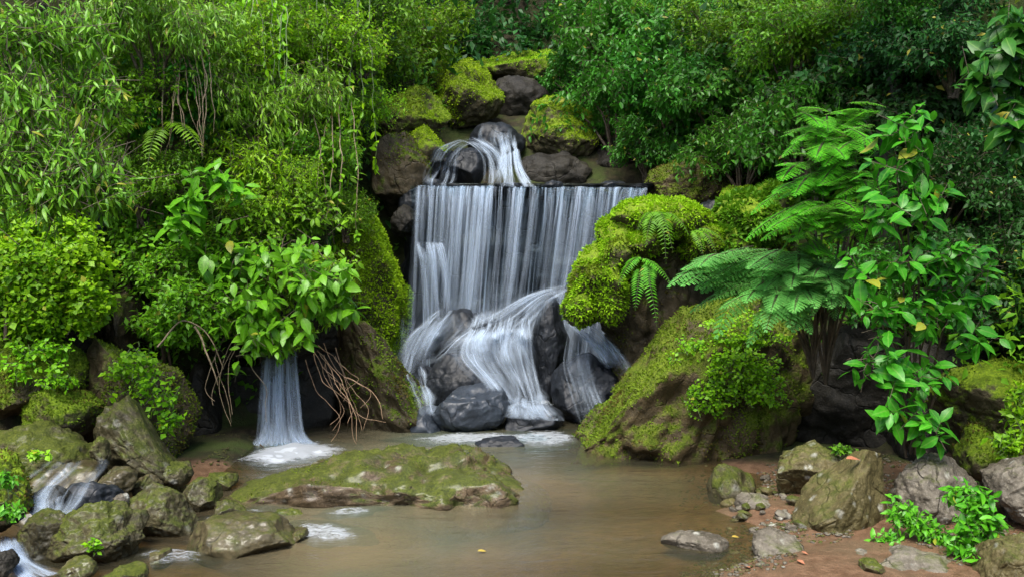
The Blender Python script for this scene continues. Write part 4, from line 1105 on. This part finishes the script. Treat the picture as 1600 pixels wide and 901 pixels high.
cushion('moss_cushion', 'thick bright green moss cushion crowning the overhanging fern boulder',
        [(1042, 345, 8.15, 72, 38, 0.9), (988, 368, 8.05, 58, 40, 0.8), (932, 440, 7.95, 46, 62, 0.7), (908, 474, 7.9, 30, 38, 0.5), (1092, 374, 8.15, 40, 34, 0.7), (958, 405, 8.0, 48, 48, 0.7), (1010, 342, 8.1, 60, 32, 0.8), (950, 462, 7.9, 34, 44, .5)], 'fuzz_bright', 30000, 0.03)
cushion('moss_cushion', 'dim green moss mound behind the feathery plant, right of the fern boulder',
        [(1165, 345, 8.3, 60, 50, 0.7), (1140, 380, 8.2, 45, 35, 0.5), (1195, 320, 8.4, 40, 35, .5)], 'leaf_cover', 9000, 0.045)

# --- ferns
def frond(L, S, rng, base, dirv, length, curl, width, n=18, tpl='narrow', dbl=False, leaf=None):
    dirv = nrm(np.asarray(dirv, float))
    t = np.linspace(0, 1, 14)
    pts = base + dirv[None] * (t * length)[:, None] - UP * (curl * length * t ** 2)[:, None]
    S.tube(pts, 0.0035 * max(length, 0.4), 0.0008, 4)
    tt = np.linspace(0.12, 0.985, n)
    p = np.stack([np.interp(tt, t, pts[:, k]) for k in range(3)], -1)
    tg = nrm(np.stack([np.interp(tt, t, np.gradient(pts[:, k])) for k in range(3)], -1))
    sd_ = nrm(np.cross(tg, UP + np.array([0, -0.001, 0])))
    nn = np.cross(sd_, tg)
    env = width * (np.sin(np.pi * np.clip(tt * 0.86 + 0.14, 0, 1)) ** 0.6) * (1 - 0.35 * tt)
    for s in (-1, 1):
        d = sd_ * s + tg * 0.35 - UP * 0.12 + rng.normal(size=p.shape) * 0.05
        if not dbl:
            L.add(p, d, nn + rng.normal(size=p.shape) * 0.12, env, tpl, rng)
        else:
            m = dbl
            d = nrm(d)
            q_ = np.linspace(0.12, 1, m)
            pp = p[:, None] + d[:, None] * (env[:, None] * q_[None])[..., None] - UP * (0.12 * env[:, None] * q_[None] ** 2)[..., None]
            e2 = np.broadcast_to(tg[:, None], pp.shape)
            n2 = np.broadcast_to(nn[:, None], pp.shape)
            ls = leaf * np.broadcast_to((1 - 0.45 * q_)[None], pp.shape[:2])
            S.twigs(p, p + d * env[:, None] * 0.98 - UP * 0.12 * env[:, None], 0.0012)
            for s2 in (-1, 1):
                L.add(pp.reshape(-1, 3), (e2 * s2 + d[:, None] * 0.35).reshape(-1, 3) + rng.normal(size=(pp.size // 3, 3)) * 0.08,
                      n2.reshape(-1, 3) + rng.normal(size=(pp.size // 3, 3)) * 0.15, ls.ravel(), 'flake', rng)

def fern(name, label, base, fronds, mat='leaf_fern', cat='fern', **kw):
    rng = np.random.default_rng(hash_(label) % 9999)
    b = P(*base)
    L, S = Leaves(), Stems()
    for dv, ln, curl, wd in fronds:
        frond(L, S, rng, b + rng.normal(size=3) * 0.02, dv, ln, curl, wd, **kw)
    o = empty(name, b, label, cat)
    link('fronds', L.mesh('fronds', M[mat], b), o)
    link('stalks', S.mesh('stalks', M['gstem'], b), o)
    return o
fern('fern', 'arching fern draping from the top of the moss cushion', (1030, 335, 7.75),
     [((-0.3, -0.8, 0.5), 0.36, 1.1, 0.094), ((0.2, -0.8, 0.4), 0.40, 1.2, 0.094), ((-0.6, -0.5, 0.5), 0.30, 1.0, 0.086), ((0.6, -0.5, 0.4), 0.32, 1.0, 0.086), ((0.0, -1, 0.2), 0.36, 1.3, 0.086)])
fern('fern', 'fern hanging straight down below the moss cushion, tips pointing to the stream', (1005, 410, 7.62),
     [((-0.15, -0.5, -0.2), 0.30, 0.7, 0.086), ((0.1, -0.4, -0.3), 0.36, 0.7, 0.079), ((-0.5, -0.5, 0.1), 0.29, 0.9, 0.079), ((0.45, -0.4, 0.0), 0.30, 0.7, 0.079), ((-0.05, -0.5, 0.1), 0.27, 1.0, 0.086)])
fern('fern', 'small fern at the right side of the moss cushion', (1085, 360, 7.7), [((0.4, -0.7, 0.3), 0.29, 1.0, 0.072), ((0.7, -0.4, 0.3), 0.27, 0.8, 0.072), ((0.1, -0.8, 0.2), 0.25, 1.0, 0.072)])
fern('fern', 'drooping fern on the left bank among the hanging stems', (250, 200, 7.6), [((0.6, -0.5, 0.3), 0.6, 0.8, 0.14), ((-0.4, -0.6, 0.4), 0.55, 0.8, 0.13), ((0.1, -0.9, 0.3), 0.55, 0.9, 0.13), ((0.8, -0.2, 0.4), 0.5, 0.8, 0.12)], mat='leaf_mid')

# --- feathery plant
def feathery(name, label, base, sprays, mat):
    rng = np.random.default_rng(hash_(label) % 9999)
    b = P(*base)
    L, S = Leaves(), Stems()
    for (u, v, Y, lu, dx, dz) in sprays:
        tip = P(u, v, Y)
        ln = lu * Y / F
        root = tip - np.array([dx, -0.25, dz]) / np.linalg.norm([dx, .25, dz]) * ln
        S.tube(curve(b, root, -0.15, 8, 0.03, rng), 0.011, 0.004)
        for k in range(18):
            dv = np.array([dx + rng.normal() * 0.6, -0.75 + rng.normal() * 0.4, dz - 0.16 + rng.normal() * 0.2])
            l2 = ln * rng.uniform(0.34, 0.62)
            frond(L, S, rng, root + np.array([dx, -0.2, dz]) * ln * rng.uniform(-0.1, 0.7) + rng.normal(size=3) * 0.04, dv, l2, rng.uniform(0.1, 0.35), l2 * 0.33, n=16, dbl=18, leaf=l2 * 0.034)
    o = empty(name, b, label, 'feathery shrub')
    link('fronds', L.mesh('fronds', M[mat], b), o)
    link('stems', S.mesh('stems', M['bark'], b), o)
    return o
feathery('feathery_shrub', 'tall shrub with bright feathery fronds left of the broad-leaved shrub', (1290, 600, 6.6),
         [(1225, 185, 6.1, 130, -.9, .1), (1220, 205, 6.0, 140, -1, .1), (1330, 150, 6.3, 120, .3, .6), (1375, 155, 6.3, 110, .7, .4), (1205, 265, 6.0, 150, -1, 0), (1200, 325, 5.9, 170, -1, .05), (1280, 230, 6.0, 120, -.4, .3),
          (1340, 220, 6.0, 110, .2, .3), (1260, 300, 5.9, 130, -.6, .2), (1350, 290, 5.9, 120, .3, .2), (1260, 190, 6.2, 120, -.5, .3), (1300, 175, 6.2, 100, 0, .5), (1320, 350, 5.9, 120, .1, .1)], 'leaf_feather')
feathery('feathery_shrub', 'low blue-green feathery shrub spreading over the sloping mossy boulder', (1270, 590, 6.6),
         [(1075, 400, 6.2, 200, -1, 0.05), (1090, 415, 6.3, 180, -1, -.05), (1120, 440, 6.2, 170, -1, -.1), (1170, 380, 6.1, 160, -.6, .2), (1150, 455, 6.1, 160, -.8, -.1), (1230, 420, 6.0, 120, -.2, .1), (1230, 450, 6.0, 130, -.3, -.1),
          (1300, 400, 5.9, 120, .2, .2), (1290, 460, 5.9, 120, .1, 0), (1180, 430, 6.1, 150, -.7, 0), (1250, 480, 6.0, 120, -.2, -.2), (1310, 470, 5.95, 120, .2, -.1), (1210, 450, 6.05, 150, -.5, -.1)], 'leaf_blue')

# --- the banks: ground cover as one mass
rng = np.random.default_rng(44)
def cover(n, ll, tpl, ylim, xlim, lift, name, label, mat, seed):
    rng = np.random.default_rng(seed)
    x = rng.uniform(*xlim, n * 4); y = rng.uniform(*ylim, n * 4)
    d = poly_sd(x, y, CHAN)
    keep = (d > 0.12) | (y > 12.7)
    x, y = x[keep][:n], y[keep][:n]
    z = H(x, y)
    ok = ~((x < -2.0) & (x > -4.1) & (y < 7.6) & (z < 0.95)) & ~((x > 1.2) & (x < 3.6) & (y < 7.4) & (z < 0.6))
    x, y, z = x[ok], y[ok], z[ok]
    e = 0.05
    g = np.stack([H(x - e, y) - H(x + e, y), H(x, y - e) - H(x, y + e), np.full(len(x), 2 * e)], -1)
    g = nrm(g)
    cl = fbm(np.stack([x, y, z], -1) * 1.1, 8, 3)
    hh = rng.random(len(x)) ** 1.5 * lift * np.clip(0.8 + cl, 0.15, 1.8)
    p = np.stack([x, y, z], -1) + g * hh[:, None] + rng.normal(size=(len(x), 3)) * 0.03
    dd = g * 0.2 + rng.normal(size=p.shape) * 0.8 - UP * 0.25
    L = Leaves()
    L.add(p, dd, UP * 0.9 + g * 0.4 + rng.normal(size=p.shape) * 0.45, ll * rng.uniform(0.6, 1.5, len(x)), tpl, rng,
          np.clip(0.35 + cl * 0.45 + rng.normal(size=len(x)) * 0.2, 0, 1))
    tag(link(name, L.mesh(name, M[mat])), label, 'undergrowth', None, 'stuff')
cover(60000, 0.075, 'small', (5.5, 12), (-6.5, 6.5), 0.35, 'undergrowth', 'dense small-leaved undergrowth covering both stream banks', 'leaf_cover', 3)
cover(16000, 0.08, 'small', (2.5, 6.5), (-7, 7), 0.35, 'undergrowth', 'leafy undergrowth on the banks beside the front of the pool', 'leaf_cover', 6)
cover(26000, 0.13, 'small', (9.5, 19), (-8, 8), 0.9, 'undergrowth', 'deep shaded undergrowth on the slope behind the gorge', 'leaf_far_shade', 4)

cover(14000, 0.1, 'small', (12.7, 17.5), (-3.0, 3.0), 0.8, 'undergrowth', 'dark leafy undergrowth filling the head of the gorge above the mossy slab', 'leaf_far_shade', 5)
# --- hillside shrubs: prototypes copied
def proto(name, cat, leaf, ll, tpl, h, rad, n_cl, dens, per, tl, seed, **kw):
    rng = np.random.default_rng(seed)
    L, S = Leaves(), Stems()
    for k in range(n_cl):
        a_ = k * 2.4 + rng.uniform(-.3, .3)
        rr = rad * math.sqrt((k + 0.5) / n_cl) * 0.8
        c = np.array([math.cos(a_) * rr, math.sin(a_) * rr, h * rng.uniform(0.35, 0.95) * (1 - 0.3 * rr / rad)])
        i0 = S.n
        S.tube(curve((rng.normal() * .03, rng.normal() * .03, -0.1), c, -0.1 * h, 7, 0.04, rng), 0.016 * h, 0.006 * h)
        if k: S.Q.append(np.array([[last, last + 1, i0 + 1, i0]]))      # the stems grow from one root
        last = i0
        q_ = rad * rng.uniform(0.4, 0.6)
        clump(L, S, rng, c, (q_, q_, q_ * 0.8), dens, per, tl, ll, tpl, **kw)
    return name, cat, L.mesh('foliage', M[leaf]), S.mesh('stems', M['bark'])
PR = {
 'dark': [proto('shrub', 'shrub', 'leaf_dark', 0.1, 'big', 1.5, 0.9, 10, 70, 7, 0.24, 100 + k, droop=0.5) for k in range(2)],
 'mid': [proto('shrub', 'shrub', 'leaf_mid', 0.07, 'big', 1.4, 0.8, 9, 115, 7, 0.22, 200 + k, droop=0.4) for k in range(2)],
 'yellow': [proto('bush', 'bush', 'leaf_yellow', 0.058, 'small', 1.3, 0.8, 9, 160, 7, 0.2, 300 + k, droop=0.4) for k in range(2)],
 'willow': [proto('shrub', 'shrub', 'leaf_willow', 0.09, 'lance', 1.5, 0.85, 9, 95, 9, 0.35, 400 + k, droop=0.7, upb=-0.3) for k in range(2)],
 'far': [proto('bush', 'bush', 'leaf_far_shade', 0.11, 'small', 1.8, 1.1, 10, 120, 7, 0.3, 500 + k, droop=0.4) for k in range(2)],  # also set close by on the right bank, shade painted in the leaf colour
}
cnt = 0
def put(kind, u, v, Y, size, label, group=None):
    """a copy of a prototype shrub, centred on the photo pixel"""
    global cnt
    nm, cat, fm, smesh = PR[kind][cnt % 2]
    c = P(u, v, Y)
    h = {'dark': 1.5, 'mid': 1.4, 'yellow': 1.3, 'willow': 1.5, 'far': 1.8}[kind]
    o = empty(nm, (c[0], c[1], c[2] - 0.55 * h * size), label, cat, group)
    o.rotation_euler = (0, 0, cnt * 1.7)
    o.scale = (size,) * 3
    link('foliage', fm, o); link('stems', smesh, o)
    cnt += 1
G1, G2, G3 = 'shrubs on the left bank', 'shrubs on the right bank', 'bushes behind the gorge'
for a in (
 # left bank
 ('willow', 240, 60, 7.6, .75, 'narrow-leaved shrub at the top, just right of the overhanging corner tree', G1),
 ('yellow', 330, 60, 8.4, .8, 'yellow-green bush at the top of the left bank, above the bare hanging stems', G1),
 ('mid', 420, 40, 8.8, .8, 'mid-green shrub at the top of the left bank beside the yellow-green bush', G1),
 ('yellow', 500, 90, 9.2, .85, 'yellow-green bush among vines on the left bank, left of the mossy hummock', G1),
 ('mid', 560, 40, 10.2, .9, 'green shrub at the top edge, left of the dark gorge', G1),
 ('mid', 640, 40, 11.3, .9, 'fresh green shrub at the top edge directly above the mossy hummock', G1),
 ('willow', 420, 170, 8.2, .8, 'narrow-leaved shrub in the middle of the left bank, behind pale stems', G1),
 ('yellow', 540, 180, 9.4, .6, 'small yellow-green bush left of the moss-capped boulder', G1),
 ('mid', 470, 260, 8.5, .65, 'mid-green shrub above the moss pillar, left of the square rock stack', G1),
 ('dark', 260, 150, 7.9, .6, 'dark leafy shrub shaded by the bare stems on the left bank', G1),
 ('mid', 180, 130, 7.6, .7, 'mid-green shrub behind the overhanging corner tree', G1),
 ('mid', 220, 270, 7.5, .5, 'low green shrub right of the wet bluish slab', G1),
 ('yellow', 420, 290, 7.8, .5, 'bright yellow-green bush just above the large-leaved hanging shrub', G1),
 ('mid', 540, 320, 8.4, .38, 'small green shrub on top of the moss pillar', G1),
 ('mid', 100, 220, 7.6, .7, 'green shrub behind the lower corner-tree branches', G1),
 ('yellow', 30, 330, 7.4, .6, 'yellow-green bush above the dense bush at the left edge', G1),
 ('dark', 330, 200, 8.3, .5, 'dark shrub between bare stems and pale sprig on the left bank', G1),
 # right bank
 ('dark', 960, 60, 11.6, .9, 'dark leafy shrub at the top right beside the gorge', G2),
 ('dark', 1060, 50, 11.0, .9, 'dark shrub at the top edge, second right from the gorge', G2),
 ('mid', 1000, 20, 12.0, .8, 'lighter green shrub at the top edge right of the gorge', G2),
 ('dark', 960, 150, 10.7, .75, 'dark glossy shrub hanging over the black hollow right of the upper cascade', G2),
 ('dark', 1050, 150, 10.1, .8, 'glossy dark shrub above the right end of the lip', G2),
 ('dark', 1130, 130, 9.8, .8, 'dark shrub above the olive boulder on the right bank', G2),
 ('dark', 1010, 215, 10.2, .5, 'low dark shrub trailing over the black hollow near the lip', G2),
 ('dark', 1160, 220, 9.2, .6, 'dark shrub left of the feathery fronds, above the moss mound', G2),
 ('mid', 1150, 40, 10.2, .8, 'green shrub at the top edge, left of the blue-glinting leaves', G2),
 ('mid', 1240, 70, 9.2, .8, 'green shrub at the top edge above the feathery fronds', G2),
 ('willow', 1290, 30, 9.2, .6, 'narrow-leaved shrub at the top edge, just left of the dark tree trunk', G2),
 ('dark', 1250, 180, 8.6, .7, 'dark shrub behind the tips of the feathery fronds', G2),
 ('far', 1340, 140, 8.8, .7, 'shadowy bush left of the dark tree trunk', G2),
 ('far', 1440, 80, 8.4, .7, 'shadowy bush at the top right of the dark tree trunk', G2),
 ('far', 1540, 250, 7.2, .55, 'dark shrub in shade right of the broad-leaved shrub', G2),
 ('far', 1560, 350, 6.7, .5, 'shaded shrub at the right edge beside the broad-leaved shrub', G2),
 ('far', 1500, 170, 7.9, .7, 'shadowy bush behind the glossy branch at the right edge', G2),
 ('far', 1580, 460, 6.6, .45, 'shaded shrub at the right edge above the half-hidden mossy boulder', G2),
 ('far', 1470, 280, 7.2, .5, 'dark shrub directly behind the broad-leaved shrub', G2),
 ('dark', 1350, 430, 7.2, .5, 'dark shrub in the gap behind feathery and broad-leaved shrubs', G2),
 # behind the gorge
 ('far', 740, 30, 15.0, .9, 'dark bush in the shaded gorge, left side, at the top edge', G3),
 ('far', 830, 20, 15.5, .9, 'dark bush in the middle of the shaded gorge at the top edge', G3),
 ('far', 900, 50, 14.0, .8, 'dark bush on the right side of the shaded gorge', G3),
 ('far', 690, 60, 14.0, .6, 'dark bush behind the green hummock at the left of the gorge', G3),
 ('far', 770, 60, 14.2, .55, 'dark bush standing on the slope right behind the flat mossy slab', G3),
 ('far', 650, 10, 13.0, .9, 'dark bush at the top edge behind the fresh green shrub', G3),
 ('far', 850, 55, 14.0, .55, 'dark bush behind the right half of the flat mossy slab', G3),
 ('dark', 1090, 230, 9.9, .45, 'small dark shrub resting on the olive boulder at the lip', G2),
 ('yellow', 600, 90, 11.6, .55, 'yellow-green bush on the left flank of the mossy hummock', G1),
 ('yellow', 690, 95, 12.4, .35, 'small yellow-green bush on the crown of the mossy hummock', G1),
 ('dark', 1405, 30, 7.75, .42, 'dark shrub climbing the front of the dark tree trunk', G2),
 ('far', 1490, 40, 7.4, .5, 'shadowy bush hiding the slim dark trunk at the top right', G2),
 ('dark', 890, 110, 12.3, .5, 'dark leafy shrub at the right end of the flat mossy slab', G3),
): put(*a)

# --- trees standing behind
def tree(label, base, top, r, crown, leaf='leaf_far_shade', ll=0.13, cat='tree', dens=150, limbs=6):
    rng = np.random.default_rng(hash_(label) % 9999)
    b, t = P(*base), P(*top)
    b[2] = float(H(b[0], b[1])) - 0.2
    S, L, B = Stems(), Leaves(), Stems()
    S.tube(curve(b, t, 0, 14, 0.06, rng), r, r * 0.6, 9)
    for k in range(limbs):
        f = rng.uniform(0.5, 1)
        s_ = b + (t - b) * f
        e = t + np.array([rng.normal() * crown * 0.7, rng.normal() * crown * 0.7, rng.uniform(-.3, .8) * crown])
        B.tube(curve(s_, e, -0.2, 7, 0.05, rng), r * 0.35, r * 0.1, 6)
        clump(L, B, rng, e, (crown * .6, crown * .6, crown * .45), dens, 7, 0.35, ll, 'big', droop=0.5)
    o = empty('tree', b, label, cat, 'trees above the stream')
    link('trunk', S.mesh('trunk', M['bark_dark'], b), o)
    link('branches', B.mesh('branches', M['bark_dark'], b), o)
    link('crown', L.mesh('crown', M[leaf], b), o)
tree('dark tree trunk rising at upper right behind the broad-leaved shrub', (1405, 420, 8.0), (1395, -160, 8.2), 0.13, 1.1)
tree('slim dark trunk in the shade close to the right frame edge', (1500, 420, 7.7), (1480, -180, 8.0), 0.07, 1.0)
tree('slender mossy trunk rising at the top of the left bank', (372, 200, 9.2), (395, -190, 9.6), 0.06, 0.9, 'leaf_mid')
tree('straight trunk in the shaded gorge above the flat mossy slab', (790, 90, 15.5), (800, -120, 16.5), 0.13, 1.4)
tree('leaning trunk at the right of the shaded gorge', (905, 90, 15.0), (930, -120, 15.5), 0.11, 1.3)
tree('thin trunk behind the corner tree at the upper left', (85, 300, 8.2), (60, -190, 8.4), 0.07, 0.9, 'leaf_mid')

# --- hanging stems, roots, twigs
def strands(name, label, cat, lines, r, mat, leaf=None, ll=0.06, part='stem'):
    rng = np.random.default_rng(hash_(label) % 9999)
    b = P(*lines[0][0])
    S, L = Stems(), Leaves()
    for ln in lines:
        pts = crom(np.array([P(*q_) for q_ in ln]), 22)
        ph_ = rng.uniform(0, 50)
        pts = pts + np.stack([fbm(pts * 5 + ph_ + 9 * q_, 3, 2) for q_ in range(3)], -1) * 0.022
        S.tube(pts, r * rng.uniform(0.7, 1.2), r * 0.45, 5)
        if leaf:
            n = len(pts) * 2
            i = rng.integers(0, len(pts), n)
            L.add(pts[i], rng.normal(size=(n, 3)) * 0.6 - UP * 0.6, UP + rng.normal(size=(n, 3)) * 0.5, ll * rng.uniform(0.6, 1.2, n), 'big', rng)
    o = empty(name, b, label, cat)
    link(part, S.mesh(part, M[mat], b), o)
    if leaf: link('foliage', L.mesh('foliage', M[leaf], b), o)
    return o
rng = np.random.default_rng(71)
lines = []
for k in range(10):
    u, v = rng.uniform(480, 525), rng.uniform(535, 570)
    e, ve = u + rng.uniform(20, 75), rng.uniform(610, 690)
    lines.append([(u, v, 7.4), (u + (e - u) * rng.uniform(.2, .6), v + (ve - v) * .4, 7.3 + rng.uniform(-.1, .1)), (e + rng.uniform(-12, 8), v + (ve - v) * .75, 7.25), (e + rng.uniform(-18, 18), ve, 7.2)])
lines += [[(535, 600, 7.2), (558, 648, 7.1), (603, 660, 7.0)], [(540, 590, 7.2), (580, 612, 7.1), (598, 655, 7.0)], [(495, 545, 7.3), (540, 610, 7.1), (556, 692, 7.0)], [(500, 550, 7.3), (550, 640, 7.05), (560, 690, 7.0)]]
strands('dangling_roots', 'tangle of reddish-brown roots dangling beside the dark brown boulder', 'roots', lines, 0.0038, 'root')
lines = []
for k in range(6):
    u = rng.uniform(330, 395)
    e = u + rng.uniform(-25, 35)
    lines.append([(u + 25, 515, 7.3), (u, 560, 7.2), (e, 610, 7.15), (e + rng.uniform(0, 30), rng.uniform(625, 665), 7.1)])
strands('dangling_roots', 'few thin pale twigs dangling in the dark hollow left of the small waterfall', 'roots', lines, 0.0038, 'twig')
strands('branch', 'thin bare stick leaning in the froth of the small waterfall', 'branch', [[(408, 690, 7.3), (425, 715, 7.05), (436, 728, 6.95)]], 0.007, 'bark')
strands('branch', 'curved bare branch arching below the green small-leaved bush', 'branch', [[(245, 545, 6.9), (285, 500, 7.0), (320, 520, 7.05), (345, 575, 7.1)], [(300, 508, 7.0), (330, 560, 7.0), (340, 600, 7.0)]], 0.008, 'twig')
strands('stake', 'short dark broken stem standing at the left edge under the yellow bush', 'stem', [[(8, 530, 6.6), (8, 510, 6.6), (9, 488, 6.6)]], 0.018, 'bark')
for k, (lab, u0, u1, n, v0, v1, Y, mt, lf) in enumerate((
    ('cluster of bare pale stems hanging on the upper left bank', 250, 320, 12, 40, 250, 7.5, 'twig', None),
    ('leafy vines hanging left of the moss-capped boulder', 480, 590, 10, -20, 290, 8.9, 'gstem', 'leaf_yellow'),
    ('brown vine stems hanging over the moss pillar', 430, 560, 8, 150, 400, 8.0, 'twig', 'leaf_mid'),
    ('thin leafy vines hanging at the top between corner tree and bare stems', 340, 450, 9, -20, 240, 8.1, 'gstem', 'leaf_yellow'),
)):
    lines = []
    for j in range(n):
        u = rng.uniform(u0, u1); b_ = rng.uniform(-30, 30); vv = v1 - rng.uniform(0, 60)
        lines.append([(u, v0 + rng.uniform(0, 30), Y + .2), (u + b_ * .6, v0 + (vv - v0) * .35, Y), (u + b_, v0 + (vv - v0) * .7, Y - .1), (u + b_ * 1.2 + rng.uniform(-12, 12), vv, Y - .05)])
    strands('hanging_vines', lab, 'vines', lines, 0.006, mt, lf, 0.08)

# --- fallen leaves
TPL['fallen'] = big_leaf(0.5, 0.25, 0.2)
M['leaf_fallen'] = leaf_mat('fallen_yellow_leaf', (0.3, 0.22, 0.03), (0.36, 0.27, 0.05), 0.5, 0.1)
M['leaf_dead'] = leaf_mat('fallen_brown_leaf', (0.3, 0.12, 0.05), (0.42, 0.2, 0.1), 0.6, 0.1)
rng = np.random.default_rng(91)
fl = Leaves(); fl.add(np.zeros((1, 3)), np.array([[0.9, 0.3, 0.02]]), np.array([[0.05, -0.2, 1.0]]), 0.05, 'fallen', np.random.default_rng(1))
fm_ = [fl.mesh('fallen_leaf', M['leaf_dead']), fl.mesh('fallen_leaf', M['leaf_fallen'])]
for k in range(26):
    q_ = PZ(rng.uniform(1130, 1560), rng.uniform(735, 890), 0.03)
    q_[2] = float(H(q_[0], q_[1])) + 0.012
    if q_[2] < 0.0: continue
    o = link('fallen_leaf', fm_[int(rng.random() < 0.3)], None, q_)
    o.rotation_euler = (rng.uniform(-.3, .3), rng.uniform(-.3, .3), rng.uniform(0, 6.3))
    o.scale = (rng.uniform(.6, 1.2),) * 3
    tag(o, 'small dead leaf lying on the sandy right shore among gravel', 'leaf', 'dead leaves on the right shore')
for lab, u, v, z, mt, s in (('yellow leaf floating on the middle of the pool', 746, 860, 0.012, 'leaf_fallen', 0.05), ('brown curled leaf on the flat-topped boulder', 1322, 716, 0.42, 'leaf_dead', 0.1),
                            ('small yellow leaf at the end of the flat wet stone', 1143, 838, 0.05, 'leaf_fallen', 0.05)):
    q_ = PZ(u, v, z)
    L = Leaves()
    L.add(q_[None], np.array([[0.9, 0.3, 0.02]]), np.array([[0.05, -0.2, 1.0]]), s, 'fallen', np.random.default_rng(1))
    o = link('fallen_leaf', L.mesh('fallen_leaf', M[mt], q_), None, q_)
    tag(o, lab, 'leaf')
